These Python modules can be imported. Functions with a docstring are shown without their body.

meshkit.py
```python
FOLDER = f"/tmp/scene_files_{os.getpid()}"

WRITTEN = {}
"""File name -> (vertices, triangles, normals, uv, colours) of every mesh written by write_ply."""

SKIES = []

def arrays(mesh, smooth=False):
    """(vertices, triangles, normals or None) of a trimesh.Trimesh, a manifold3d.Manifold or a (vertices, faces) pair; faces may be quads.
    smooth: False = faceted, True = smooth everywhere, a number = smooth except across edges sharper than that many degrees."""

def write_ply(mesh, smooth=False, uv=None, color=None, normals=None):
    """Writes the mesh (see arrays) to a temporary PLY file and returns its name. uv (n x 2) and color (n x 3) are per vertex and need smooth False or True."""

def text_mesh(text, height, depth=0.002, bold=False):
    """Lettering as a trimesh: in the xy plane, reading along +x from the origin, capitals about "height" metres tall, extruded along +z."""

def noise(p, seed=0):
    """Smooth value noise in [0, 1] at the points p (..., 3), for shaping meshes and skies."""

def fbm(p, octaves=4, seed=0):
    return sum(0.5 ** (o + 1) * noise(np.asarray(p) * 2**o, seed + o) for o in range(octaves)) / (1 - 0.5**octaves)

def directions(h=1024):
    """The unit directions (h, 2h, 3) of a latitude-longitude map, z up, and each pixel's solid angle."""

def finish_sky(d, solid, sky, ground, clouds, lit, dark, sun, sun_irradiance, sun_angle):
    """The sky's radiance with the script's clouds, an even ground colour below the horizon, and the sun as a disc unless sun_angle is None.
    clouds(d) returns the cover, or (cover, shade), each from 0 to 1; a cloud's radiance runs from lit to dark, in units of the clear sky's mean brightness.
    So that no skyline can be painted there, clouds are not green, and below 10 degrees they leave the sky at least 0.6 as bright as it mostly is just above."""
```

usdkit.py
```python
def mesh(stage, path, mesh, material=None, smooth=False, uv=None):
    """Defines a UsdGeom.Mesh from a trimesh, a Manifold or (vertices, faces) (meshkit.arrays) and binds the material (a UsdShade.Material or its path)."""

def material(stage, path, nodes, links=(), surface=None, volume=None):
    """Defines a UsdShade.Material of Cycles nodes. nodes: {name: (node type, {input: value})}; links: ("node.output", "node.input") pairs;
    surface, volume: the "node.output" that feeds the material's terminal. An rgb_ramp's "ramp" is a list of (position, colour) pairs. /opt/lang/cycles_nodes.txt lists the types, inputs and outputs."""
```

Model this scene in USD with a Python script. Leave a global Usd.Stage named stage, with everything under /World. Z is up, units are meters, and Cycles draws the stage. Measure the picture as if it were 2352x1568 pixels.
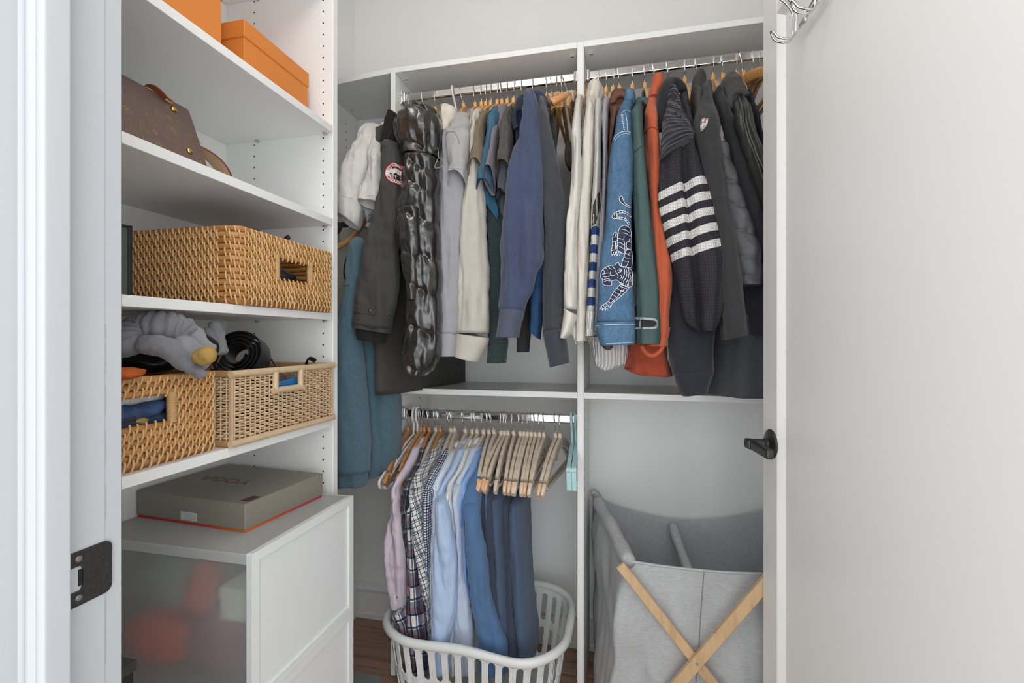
import math, numpy as np, trimesh, usdkit, meshkit, manifold3d, shapely
from shapely.geometry import Polygon, LineString, Point
from pxr import Usd, UsdGeom, UsdLux, Sdf, Gf
stage = Usd.Stage.CreateInMemory()
UsdGeom.SetStageUpAxis(stage, UsdGeom.Tokens.z); UsdGeom.SetStageMetersPerUnit(stage, 1.0)
W = UsdGeom.Xform.Define(stage, '/World'); stage.SetDefaultPrim(W.GetPrim())
UsdGeom.Scope.Define(stage, '/World/Looks')

# ---------------- camera ----------------
F, CX, HY, YAW, H = 1091.6, 1176.0, 778.5, 0.22579, 1.165     # pixels, pixels, pixels, radians, metres
CO, SI = math.cos(YAW), math.sin(YAW)
cam = UsdGeom.Camera.Define(stage, '/World/camera')
cam.AddTranslateOp().Set(Gf.Vec3d(0, 0, H))
cam.AddRotateXYZOp().Set(Gf.Vec3f(90, 0, math.degrees(YAW)))
cam.CreateHorizontalApertureAttr(36.0); cam.CreateVerticalApertureAttr(24.0)
cam.CreateFocalLengthAttr(36.0*F/2352)
cam.CreateVerticalApertureOffsetAttr(-(784-HY)/2352*36.0)
cam.CreateClippingRangeAttr(Gf.Vec2f(.02, 60))
cam.CreateExposureAttr(0.08)
# ---------------- light ----------------
dome = UsdLux.DomeLight.Define(stage, '/World/sky'); dome.CreateIntensityAttr(0.58); dome.CreateColorAttr(Gf.Vec3f(.96, .98, 1.0))
def rect_light(name, pos, rx, ry, rz, w, h, power, col):
    l = UsdLux.RectLight.Define(stage, '/World/' + name); l.AddTranslateOp().Set(Gf.Vec3d(*pos)); l.AddRotateXYZOp().Set(Gf.Vec3f(rx, ry, rz))
    l.CreateWidthAttr(w); l.CreateHeightAttr(h); l.CreateIntensityAttr(power); l.CreateColorAttr(Gf.Vec3f(*col))
lamp = UsdLux.SphereLight.Define(stage, '/World/ceiling_lamp'); lamp.AddTranslateOp().Set(Gf.Vec3d(-.46, .62, 2.42))
lamp.CreateRadiusAttr(.10); lamp.CreateIntensityAttr(11.0); lamp.CreateColorAttr(Gf.Vec3f(1.0, .955, .9))

rect_light('added_high_fill', (-.1, -.15, 2.3), 60, 0, 0, .5, .5, 2.6, (1.0, .985, .96))  # fill panel added above the camera, tilted in to brighten the closet
rect_light('added_low_fill', (.45, -.6, 1.15), 90, 0, 25, .8, 1.2, 1.9, (.88, .95, 1.0))  # added fill behind the camera, lifts the low shelves and back wall; no real window

# ---------------- helpers ----------------
def ray(px, py):
    u = (px-CX)/F
    return np.array([u*CO-SI, CO+u*SI, (HY-py)/F])
def atY(px, py, Y): d = ray(px, py); return d*(Y/d[1]) + [0, 0, H]      # the point of the plane y = Y (x = X, z = Z) seen there
def atX(px, py, X): d = ray(px, py); return d*(X/d[0]) + [0, 0, H]
def atZ(px, py, Z): d = ray(px, py); return d*((Z-H)/d[2]) + [0, 0, H]
def proj(p):
    p = np.asarray(p, float); U = CO*p[..., 0]+SI*p[..., 1]; D = -SI*p[..., 0]+CO*p[..., 1]
    return np.stack([CX+F*U/D, HY-F*(p[..., 2]-H)/D], -1)
def lin(c):
    if isinstance(c, str): c = [int(c[i:i+2], 16)/255 for i in (0, 2, 4)]
    return tuple(x/12.92 if x <= .04045 else ((x+.055)/1.055)**2.4 for x in c)
def cloth(c, dim=.84, sat=.86):
    c = np.array(lin(c))*dim; g = c @ [.2126, .7152, .0722]
    return tuple(g+(c-g)*sat)
used = {}
def numbered(parent, name):
    k = used.get((parent, name), 0); used[(parent, name)] = k+1
    return f'{parent}/{name}' if k == 0 else f'{parent}/{name}_{k:03d}'
BASE = {}
def say(p, label=None, cat=None, group=None, kind=None):
    for k, v in (('label', label), ('category', cat), ('group', group), ('kind', kind)):
        if v: p.SetCustomDataByKey(k, v)
def thing(name, label=None, cat=None, base=(0, 0, 0), group=None, kind=None):
    path = numbered('/World', name); x = UsdGeom.Xform.Define(stage, path); x.AddTranslateOp().Set(Gf.Vec3d(*map(float, base)))
    say(x.GetPrim(), label, cat, group, kind); BASE[path] = np.array(base, float)
    return path
def part(parent, name, m, mat, smooth=False, label=None, kind=None, uv=None):
    """one mesh under parent ('/World/...'); the mesh is given in world coordinates"""
    path = numbered(parent, name); root = '/'.join(path.split('/')[:3])
    b = BASE.get(root, np.zeros(3))
    if len(m) == 3 and isinstance(m, tuple): m, uv = (m[0], m[1]), m[2]
    v, f = (m.vertices, m.faces) if hasattr(m, 'vertices') else (m[0], m[1])
    g = usdkit.mesh(stage, path, (np.asarray(v)-b, np.asarray(f)), mat, smooth=smooth, uv=uv)
    say(g.GetPrim(), label, None, None, kind)
    return path
def single(name, m, mat, label=None, cat=None, base=None, smooth=False, group=None, kind=None, uv=None):
    path = numbered('/World', name)
    if len(m) == 3 and isinstance(m, tuple): m, uv = (m[0], m[1]), m[2]
    v, f = (m.vertices, m.faces) if hasattr(m, 'vertices') else (m[0], m[1])
    v = np.asarray(v); b = np.array(base if base is not None else [v[:, 0].mean(), v[:, 1].mean(), v[:, 2].min()], float)
    g = usdkit.mesh(stage, path, (v-b, np.asarray(f)), mat, smooth=smooth, uv=uv); UsdGeom.Xformable(g).AddTranslateOp().Set(Gf.Vec3d(*b))
    say(g.GetPrim(), label, cat, group, kind); BASE[path] = b
    return path
def copy(src, loc, rz=0., label=None, group=None, ry=0., rx=0.):
    path = numbered('/World', __import__('re').sub(r'_\d{3}$', '', src.split('/')[-1])); x = UsdGeom.Xform.Define(stage, path)
    x.GetPrim().GetReferences().AddInternalReference(src); x.GetPrim().SetInstanceable(True)
    place(path, loc, rz, ry, rx); say(x.GetPrim(), label, None, group)
    return path
def place(path, loc, rz=0., ry=0., rx=0.):
    x = UsdGeom.Xformable(stage.GetPrimAtPath(path)); x.ClearXformOpOrder()
    a = x.GetPrim().GetAttribute('xformOp:translate')
    op = UsdGeom.XformOp(a) if a else x.AddTranslateOp()
    op.Set(Gf.Vec3d(*map(float, loc)))
    r = x.AddRotateXYZOp(opSuffix='turn'); r.Set(Gf.Vec3f(rx, ry, rz)); x.SetXformOpOrder([op, r])

# mesh makers -------------------------------------------------------
def cat(*ms):
    vs, fs, n = [], [], 0
    for m in ms:
        v, f = (m.vertices, m.faces) if hasattr(m, 'vertices') else (m[0], m[1])
        f = np.asarray(f)
        if f.shape[1] == 4: f = np.vstack([f[:, [0, 1, 2]], f[:, [0, 2, 3]]])
        vs.append(np.asarray(v, float)); fs.append(f+n); n += len(v)
    return np.vstack(vs), np.vstack(fs)
def box(a, b, ch=.0015):
    """box from corner a to corner b with its edges chamfered"""
    a, b = np.minimum(a, b).astype(float), np.maximum(a, b).astype(float); ch = min(ch, (b-a).min()*.3)
    pts = []
    for i in range(3):
        o = [ch]*3; o[i] = 0
        for s in np.ndindex(2, 2, 2): pts.append([(a[k]+o[k]) if s[k] == 0 else (b[k]-o[k]) for k in range(3)])
    h = trimesh.convex.convex_hull(np.array(pts)); return np.array(h.vertices), np.array(h.faces)
def turn(m, R, t=(0, 0, 0)):
    v, f = (m.vertices, m.faces) if hasattr(m, 'vertices') else (m[0], m[1])
    return np.asarray(v) @ np.asarray(R).T + np.asarray(t), f
def rot(ax, deg):
    return trimesh.transformations.rotation_matrix(math.radians(deg), ax)[:3, :3]
def tube(pts, r, n=8, closed=False, caps=True):
    """round wire through the points; r a number or one per point"""
    p = np.asarray(pts, float); N = len(p); r = np.broadcast_to(np.asarray(r, float), (N,))
    d = np.gradient(p, axis=0) if not closed else np.roll(p, -1, 0)-np.roll(p, 1, 0)
    d /= np.linalg.norm(d, axis=1)[:, None]+1e-12
    up = np.array([0, 0, 1.]) if abs(d[0][2]) < .9 else np.array([1., 0, 0]); fr = []
    u = np.cross(d[0], up); u /= np.linalg.norm(u)
    for i in range(N):
        u = u-d[i]*np.dot(u, d[i]); u /= np.linalg.norm(u); fr.append((u, np.cross(d[i], u)))
    a = np.arange(n)/n*2*np.pi
    rings = np.array([p[i]+r[i]*(np.cos(a)[:, None]*fr[i][0]+np.sin(a)[:, None]*fr[i][1]) for i in range(N)])
    return skin(rings, closed, caps)[:2]
def skin(rings, closed=False, caps=True, uv=None):
    N, n = rings.shape[:2]; v = rings.reshape(-1, 3)
    I = np.arange(N if closed else N-1)[:, None]; J = np.arange(n)[None]
    a, b = I*n+J, I*n+(J+1) % n; c, d = ((I+1) % N)*n+(J+1) % n, ((I+1) % N)*n+J
    f = np.concatenate([np.stack([a, b, c], -1).reshape(-1, 3), np.stack([a, c, d], -1).reshape(-1, 3)])
    if caps and not closed:
        v = np.vstack([v, rings[0].mean(0), rings[-1].mean(0)]); j = np.arange(n); k = (j+1) % n
        f = np.vstack([f, np.stack([k, j, np.full(n, N*n)], -1), np.stack([(N-1)*n+j, (N-1)*n+k, np.full(n, N*n+1)], -1)])
        if uv is not None: uv = np.vstack([uv.reshape(-1, 2), uv[0].mean(0), uv[-1].mean(0)])
    return v, f, (None if uv is None else uv.reshape(-1, 2))
def spline(p, n):
    from scipy.interpolate import PchipInterpolator
    p = np.asarray(p, float); t = np.r_[0, np.cumsum(np.linalg.norm(np.diff(p, axis=0), axis=1)+1e-9)]
    return PchipInterpolator(t, p, axis=0)(np.linspace(0, t[-1], n))
def curve(p, n):
    from scipy.interpolate import CubicSpline
    p = np.asarray(p, float); t = np.r_[0, np.cumsum(np.linalg.norm(np.diff(p, axis=0), axis=1)+1e-9)]
    return CubicSpline(t, p, axis=0)(np.linspace(0, t[-1], n))
def extrude(poly, d):
    ms = [trimesh.creation.extrude_polygon(g, d, engine='earcut') for g in getattr(poly, 'geoms', [poly]) if g.area > 1e-10]
    return cat(*ms)
def lathe(prof, n=32):
    """(r, z) profile turned about z"""
    a = np.arange(n)/n*2*np.pi; p = np.asarray(prof, float)
    return skin(np.stack([p[:, :1]*np.cos(a), p[:, :1]*np.sin(a), np.repeat(p[:, 1:2], n, 1)], -1), False, True)[:2]
def frame_to(m, O, ex, ey, ez):
    return turn(m, np.stack([ex, ey, ez], 1), O)
def rbox(a, b, r=.006, n=8):
    """box with rounded edges (a hull of spheres)"""
    a, b = np.minimum(a, b).astype(float), np.maximum(a, b).astype(float); r = min(r, (b-a).min()*.49)
    S = trimesh.creation.icosphere(2, r).vertices
    p = np.vstack([S+[[(a[k]+r) if s[k] == 0 else (b[k]-r) for k in range(3)]] for s in np.ndindex(2, 2, 2)])
    h = trimesh.convex.convex_hull(p); return np.array(h.vertices), np.array(h.faces)

# materials ---------------------------------------------------------
LOOK = {}
def mat(name, col, rough=.5, metal=0., bump=0., bscale=200., var=0., vscale=30., spec=.5, coat=0., stretch=(1, 1, 1), sheen=0., trans=0., fibre=0., fscale=900., dim=1., **kw):
    if name in LOOK: return LOOK[name]
    c = np.array(cloth(col, dim) if dim != 1 else lin(col)); lo, hi = np.clip(c*(1-var), 0, 1), np.clip(c*(1+var), 0, 1)
    n = {'p': ('principled_bsdf', dict(base_color=tuple(c), roughness=rough, metallic=metal, specular_ior_level=spec, coat_weight=coat, coat_roughness=.1, sheen_weight=sheen, sheen_roughness=.5, transmission_weight=trans, **kw))}
    L = []
    if var or bump or fibre:
        n['g'] = ('geometry', {}); n['mp'] = ('mapping', dict(scale=stretch)); L.append(('g.position', 'mp.vector'))
    if var:
        n['nz'] = ('noise_texture', dict(scale=vscale, detail=5.0, roughness=.6)); L.append(('mp.vector', 'nz.vector'))
        n['rp'] = ('rgb_ramp', dict(ramp=[(.3, tuple(lo)), (.7, tuple(hi))])); L += [('nz.fac', 'rp.fac')]
        src = 'rp.color'
        if fibre:
            n['nf'] = ('noise_texture', dict(scale=fscale, detail=3.0, roughness=.7)); L.append(('mp.vector', 'nf.vector'))
            n['rf'] = ('rgb_ramp', dict(ramp=[(.3, (1-fibre,)*3), (.7, (1+fibre,)*3)])); L.append(('nf.fac', 'rf.fac'))
            n['mx'] = ('vector_math', dict(math_type='multiply')); L += [(src, 'mx.vector1'), ('rf.color', 'mx.vector2')]; src = 'mx.vector'
        L.append((src, 'p.base_color'))
    if bump:
        n['nb'] = ('noise_texture', dict(scale=bscale, detail=4.0, roughness=.6)); n['bp'] = ('bump', dict(strength=bump, distance=.002))
        L += [('mp.vector', 'nb.vector'), ('nb.fac', 'bp.height'), ('bp.normal', 'p.normal')]
    LOOK[name] = usdkit.material(stage, '/World/Looks/' + name, n, L, surface='p.BSDF')
    return LOOK[name]
WHITE = mat('white_melamine', 'f3f3f1', .42, bump=.05, bscale=500)
WALL = mat('wall_paint', 'f0f0ee', .75, bump=.12, bscale=260)
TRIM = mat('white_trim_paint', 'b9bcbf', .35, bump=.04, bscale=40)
DOOR = mat('door_paint', 'ebeae6', .38, bump=.05, bscale=60)
CHROME = mat('chrome', 'dcdcdc', .06, 1.0)
STEEL = mat('satin_steel', 'c4c4c6', .22, 1.0)
IRON = mat('dark_bronze', '4b4a4a', .38, .85, var=.25, vscale=300, bump=.2, bscale=700)
HOLE = mat('hole_shadow_grey', '555555', .9)
# ================= the setting =================
YF, YW, XL = 1.511, 1.815, -1.135           # front of the back unit, back wall, left wall
XJ = -1.08                                   # the left wall stands out a little beside the back unit
t = thing('wall_back', kind='structure'); part(t, 'plaster', box((XL-.1, YW, 0), (1.0, YW+.1, 2.6), 0), WALL)
t = thing('wall_left', kind='structure'); part(t, 'plaster', cat(box((XL-.1, .35, 0), (XL, 1.24, 2.6), 0), box((XL-.1, 1.24, 0), (XJ-.02, YW, 2.6), 0)), WALL)
t = thing('wall_right', kind='structure'); part(t, 'plaster', box((.62, .42, 0), (.7, YW, 2.6), 0), WALL)
t = thing('wall_front', kind='structure'); part(t, 'plaster', cat(box((XL-.1, .290, 0), (-.60, .410, 2.6), 0), box((-.60, .290, 2.2), (.56, .410, 2.6), 0), box((.56, .29, 0), (.7, .41, 2.6), 0)), WALL)
t = thing('ceiling', kind='structure'); part(t, 'plaster', box((XL-.1, .3, 2.6), (1.0, YW+.1, 2.7), 0), WALL)
# floor of oak strips, each a plank
def wood(name, col, dark, sc=(6, 60, 60), rough=.35, var=.0):
    if name in LOOK: return LOOK[name]
    LOOK[name] = usdkit.material(stage, '/World/Looks/'+name, {
        'g': ('texture_coordinate', {}), 'mp': ('mapping', dict(scale=sc)), 'n': ('noise_texture', dict(scale=1., detail=6., roughness=.6, distortion=.8)),
        'r': ('rgb_ramp', dict(ramp=[(.3, lin(dark)), (.5, lin(col)), (.72, tuple(min(1, x*1.12) for x in lin(col)))])),
        'b': ('bump', dict(strength=.12, distance=.001)), 'p': ('principled_bsdf', dict(roughness=rough, coat_weight=.25, coat_roughness=.15))},
        [('g.object', 'mp.vector'), ('mp.vector', 'n.vector'), ('n.fac', 'r.fac'), ('r.color', 'p.base_color'), ('n.fac', 'b.height'), ('b.normal', 'p.normal')], surface='p.BSDF')
    return LOOK[name]
FL = [wood('oak_floor_a', 'a07a60', '775543', (4, 45, 45)), wood('oak_floor_b', 'a98469', '7f5d4a', (4, 45, 45)), wood('oak_floor_c', '97725c', '6d5141', (4, 45, 45))]
t = thing('floor', kind='structure'); part(t, 'subfloor', box((XL-.1, -.3, -.06), (1.0, YW, -.012), 0), mat('subfloor', '3c2c22', .8))
rg = np.random.default_rng(5); y = .5; i = 0
while y < YW:
    x = XL-.1 - rg.uniform(0, .7); w = .083
    while x < .7:
        l = rg.uniform(.6, 1.2)
        part(t, 'plank', box((x+.0008, y+.0008, -.012), (min(x+l, 1.0)-.0008, min(y+w, YW)-.0008, 0+rg.uniform(-.0004, .0002)), .0012), FL[i % 3]); i += 1; x += l
    y += w
t = thing('baseboard_back', kind='structure')
BB = [(0, 0), (.018, 0), (.018, .02), (.015, .024), (.015, .108), (.02, .114), (.022, .124), (.014, .131), (.006, .14), (0, .142)]
def base_run(x0, x1):
    p = np.array([(YW-a, z) for a, z in BB]); r = np.array([[(x, q[0], q[1]) for q in p] for x in (x0, x1)]); return skin(r, False, True)[:2]
part(t, 'moulding', base_run(XJ-.02, .62), mat('baseboard_paint', 'e6e6e5', .4), smooth=30)

# the left shelving unit ------------------------------------------------
YP, YP2, XF = 1.173, 1.196, -.779            # inner and outer face of its end panel, its front edge
t = LU = thing('shelving_unit', 'white built-in shelving unit with drilled end panel along the left wall', 'shelving', (-.95, .8, 0))
part(t, 'end_panel', box((XL, YP, 0), (XF, YP2, 2.35)), WHITE)
part(t, 'back_panel', box((XL, .42, .0), (XL+.004, YP, 2.35), 0), WHITE)
part(t, 'end_panel', box((XL, .412, 0), (XF, .43, 2.35)), WHITE)
SHZ = [.5805, .3238, .0622, -.2315]          # shelf centres above the camera's height
shelves = {}
for k, zc in enumerate([.99]+SHZ):
    z = H+zc; hh = .0098 if k != 3 else .0095
    s = part(t, 'shelf', box((XL+.005, .42, z-hh), (XF, YP, z+hh), .0008), WHITE); shelves[k] = z+hh
    for xp in (-1.02, -.80): part(s, 'shelf_pin', cat(tube([(xp, YP+.0, z-hh-.003), (xp, YP-.012, z-hh-.003)], .0028), box((xp-.005, YP-.010, z-hh-.003), (xp+.005, YP-.0005, z-hh-.0005), .0005)), STEEL)
hs = []
for xp in (-.809, -1.034):
    for k in range(-20, 60):
        z = H+.9+(.032*-k)+.012
        if .2 < z < 2.3 and not any(abs(z-(H+q)) < .017 for q in SHZ): hs.append(turn(lathe([(.0001, 0), (.0026, 0), (.0026, -.0004)], 10), rot((1, 0, 0), 90), (xp, YP-.0002, z)))
part(t, 'pin_hole', cat(*hs), HOLE, kind='stuff')

# the back unit: panels, top shelf, middle shelf ---------------------------
ZT0, ZT1, ZM0, ZM1 = H+.9211, H+.9395, H-.1874, H-.1685
X1L, X1R, X2L, X2R = -.779, -.7618, -.1353, -.1145
t = BU = thing('hanging_unit', 'white built-in hanging unit with two bays under a long top shelf on the back wall', 'wardrobe unit', (-.15, 1.66, 0))
part(t, 'upright_panel', box((X1L, YF, 0), (X1R, YW-.02, ZT1)), WHITE)
part(t, 'upright_panel', box((X2L, YF, 0), (X2R, YW-.02, ZT1)), WHITE)
part(t, 'end_panel', box((.60, YF, 0), (.62, YW-.02, ZT1)), WHITE)
part(t, 'end_panel', box((XJ-.02, YF-.01, 0), (XJ, YW-.024, ZT0)), WHITE)
for a, b in ((X1R, X2L), (X2R, .60)):
    part(t, 'top_shelf', box((a+.0004, YF, ZT0), (b-.0004, YW-.001, ZT1), .0008), WHITE)
    part(t, 'middle_shelf', box((a+.0004, YF, ZM0), (b-.0004, YW-.001, ZM1), .0008), WHITE)
    part(t, 'back_panel', box((a, YW-.006, ZM1), (b, YW-.002, ZT0-.0), 0), WHITE)
cs = np.array([(XJ, YF+.03), (X1L-.0004, YF), (X1L-.0004, YW-.001), (XJ, YW-.001)])
part(t, 'corner_shelf', turn(extrude(Polygon(cs), ZT1-ZT0), np.eye(3), (0, 0, ZT0)), WHITE)
part(t, 'back_panel', box((XJ, YW-.006, .86), (X1L, YW-.002, ZT0), 0), WHITE)
hs = []
disc = lambda n=10, r=.0026: lathe([(.0001, 0), (r, 0), (r, -.0004)], n)
for k in range(9): hs.append(turn(disc(), rot((0, 1, 0), 90), (XJ+.0004, YW-.099, ZT0-.055-.032*k)))
for xq in (X1R, X2R):
    for yq in (YF+.037, YF+.205):
        for k in range(60):
            z = ZT0-.06-.032*k
            if z > .1 and abs(z-ZM0) > .03: hs.append(turn(disc(), rot((0, 1, 0), 90), (xq+.0004, yq, z)))
part(t, 'pin_hole', cat(*hs), HOLE, kind='stuff')
# oval cam covers under the shelves
def cam_cover(x, y, z):
    return cat(turn(lathe([(.0001, 0), (.006, 0), (.0095, -.0012), (.011, -.003), (.0095, -.0038), (.0001, -.0038)][::-1], 20), np.diag([1, 1.25, 1]), (x, y, z)))
for x, y, z in ((X1R+.02, YF+.045, ZT0), (X2L-.02, YF+.04, ZT0), (X2R+.02, YF+.04, ZT0), (X2R+.02, YF+.19, ZT0), (XJ+.025, YW-.1, ZT0), (X1L-.02, YF+.05, ZT0)):
    c = part(t, 'cam_cover', cam_cover(x, y, z), WHITE, smooth=30)
    part(c, 'slot', box((x-.006, y-.0012, z-.0046), (x+.006, y+.0012, z-.0036), 0), HOLE)
# rods: an oval chrome tube between two flanges
ZR, ZR2, YR = H+.8585, H-.2625, 1.567
def rod(name, label, x0, x1, z):
    t = thing(name, label, 'closet rod', ((x0+x1)/2, YR, z-.015), 'oval chrome closet rods')
    a = np.arange(20)/20*2*np.pi
    sec = np.stack([np.sign(np.cos(a))*.0075*np.abs(np.cos(a))**.8, np.where(np.sin(a) > 0, 1, -1)*.0075*np.abs(np.sin(a))+np.sign(np.sin(a))*.0075], 1)
    part(t, 'tube', skin(np.array([[(x, YR+p, z+q) for p, q in sec] for x in (x0, x1)]), False, True)[:2], CHROME, smooth=40)
    for s, x in ((1, x0), (-1, x1)):
        part(t, 'flange', cat(rbox((x, YR-.014, z-.024), (x+s*.004, YR+.014, z+.024), .0018), rbox((x+s*.003, YR-.0105, z-.018), (x+s*.016, YR+.0105, z+.018), .004)), CHROME, smooth=40)
    return t
rod('closet_rod', 'oval chrome closet rod of the upper left bay between the two uprights', X1R, X2L, ZR)
rod('closet_rod', 'oval chrome closet rod of the upper right bay running behind the door', X2R, .60, ZR)
rod('closet_rod', 'oval chrome closet rod of the lower bay above the bare wooden hangers', X1R, X2L, ZR2)

# door frame on the left: casing, jamb, stop, strike plate --------------------
XJB = -.556
t = thing('trim_1', kind='structure')
def vrun(poly, z0=0, z1=2.2):
    p = np.array(poly); r = np.array([[(q[0], q[1], z) for q in p] for z in (z0, z1)]); return skin(r, False, True)[:2]
arc = lambda cx, cy, r, a0, a1, n=7: [(cx+r*math.cos(math.radians(a)), cy+r*math.sin(math.radians(a))) for a in np.linspace(a0, a1, n)]
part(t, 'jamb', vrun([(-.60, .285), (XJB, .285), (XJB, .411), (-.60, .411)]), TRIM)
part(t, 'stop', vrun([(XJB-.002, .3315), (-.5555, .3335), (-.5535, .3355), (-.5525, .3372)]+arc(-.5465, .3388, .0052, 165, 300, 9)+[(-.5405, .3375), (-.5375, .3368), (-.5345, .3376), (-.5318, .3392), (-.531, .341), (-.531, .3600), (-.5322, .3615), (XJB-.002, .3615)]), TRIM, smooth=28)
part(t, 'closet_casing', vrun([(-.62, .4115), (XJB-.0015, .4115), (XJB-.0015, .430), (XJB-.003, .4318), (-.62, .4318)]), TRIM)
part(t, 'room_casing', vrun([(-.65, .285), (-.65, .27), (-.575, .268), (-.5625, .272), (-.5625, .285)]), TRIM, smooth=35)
part(t, 'paint_crack', cat(*[box((XJB-.0008, (.4109), H+z0), (XJB+.0003, .4114, H+z1), 0) for z0, z1 in ((-.0, .016), (-.04, -.005), (-.085, -.05), (-.14, -.1), (-.2, -.162), (-.36, -.285))]), mat('crack', 'a3a3a0', .9))
def yz(py, px): return atX(px, py, XJB+.001)
z0, z1 = H-.2795, H-.2225
pl = Polygon([(.3755, z0), (.3755, z1)]+arc(.409, z1-.0085, .0085, 90, 0)+arc(.409, z0+.0085, .0085, 0, -90)).difference(Polygon([(.374, z0+.0155), (.386, z0+.0155), (.388, z0+.02), (.388, z1-.02), (.386, z1-.0155), (.374, z1-.0155)]))
tr = np.array([[0, 0, 1.], [1, 0, 0], [0, 1, 0]])
sp = part(t, 'strike_plate', turn(extrude(pl, .0016), tr, (XJB+.0004, 0, 0)), IRON, label='dark bronze strike plate on the jamb')
part(sp, 'latch_pocket', box((XJB-.0002, .3845, z0+.02), (XJB+.0009, .3885, z1-.02), 0), mat('pocket_dark', '1e1d1c', .9))
for z in (z0+.008, z1-.008): part(sp, 'screw', turn(lathe([(.0001, .0012), (.0026, .0009), (.0036, 0)], 14), rot((0, 1, 0), 90), (XJB+.0018, .384, z)), mat('screw_head', '8b8883', .4, .6), smooth=30)

# the open door on the right ------------------------------------------------
dD = np.array([-.115, .9934, 0]); dD /= np.linalg.norm(dD); dN = np.array([-dD[1], dD[0], 0]); dO = np.array([.325, 1.22, 0])
def DP(s, n, z): return dO - dD*s + dN*n + [0, 0, z]     # s back from the far edge, n out of the face, z up
t = thing('door_1', kind='structure'); 
def dbox(s0, s1, n0, n1, z0, z1, ch=.0012): return frame_to(box((s0, n0, z0), (s1, n1, z1), ch), dO, -dD, dN, np.array([0, 0, 1.]))
ST, ZR0 = .0735, 1.8795
part(t, 'stile', dbox(0, ST, -.035, 0, .01, 2.03), DOOR)
part(t, 'top_rail', dbox(ST, .80, -.035, 0, ZR0, 2.03), DOOR)
part(t, 'stile', dbox(.80, .90, -.035, 0, .01, 2.03), DOOR)
part(t, 'bottom_rail', dbox(ST, .80, -.035, 0, .01, .20), DOOR)
part(t, 'recessed_panel', dbox(ST-.002, .802, -.030, -.012, .19, ZR0+.01), DOOR)
def bead(p, q, inward):
    P = np.array([DP(*p), DP(*q)]); w = np.array(DP(*inward))-np.array(DP(0, 0, 0)); n = dN
    return skin(np.array([[a-w*.001-n*.001, a, a+w*.3-n*.003, a+w*.75-n*.010, a+w-n*.0125, a-w*.001-n*.013] for a in P]), False, True)[:2]
part(t, 'panel_moulding', bead((ST, 0, .2), (ST, 0, ZR0), (.016, 0, 0)), DOOR, smooth=50)
part(t, 'panel_moulding', bead((ST, 0, ZR0), (.8, 0, ZR0), (0, 0, -.016)), DOOR, smooth=50)
# lever handle
hc = DP(.045, 0, H-.2362)
def dmesh(m): return frame_to(m, hc, dN, -dD, np.array([0, 0, 1.]))    # x out of the door, y towards the hinge, z up
hd = part(t, 'door_handle', dmesh(turn(lathe([(.0001, 0), (.0325, 0), (.0325, .0025), (.031, .0045), (.014, .0085), (.0125, .0095), (.0125, .016), (.0001, .016)], 40), rot((0, 1, 0), 90))), IRON, smooth=30, label='dark bronze lever handle')
part(hd, 'spindle_neck', dmesh(turn(lathe([(.0001, .013), (.0118, .013), (.0118, .016), (.0102, .017), (.0108, .052), (.0095, .056), (.0001, .056)], 24), rot((0, 1, 0), 90))), IRON, smooth=30)
part(hd, 'lever', dmesh(cat(rbox((.040, -.010, -.0105), (.056, .016, .0105), .004), rbox((.037, .008, -.011), (.0525, .105, .009), .0045))), IRON, smooth=40)
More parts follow.
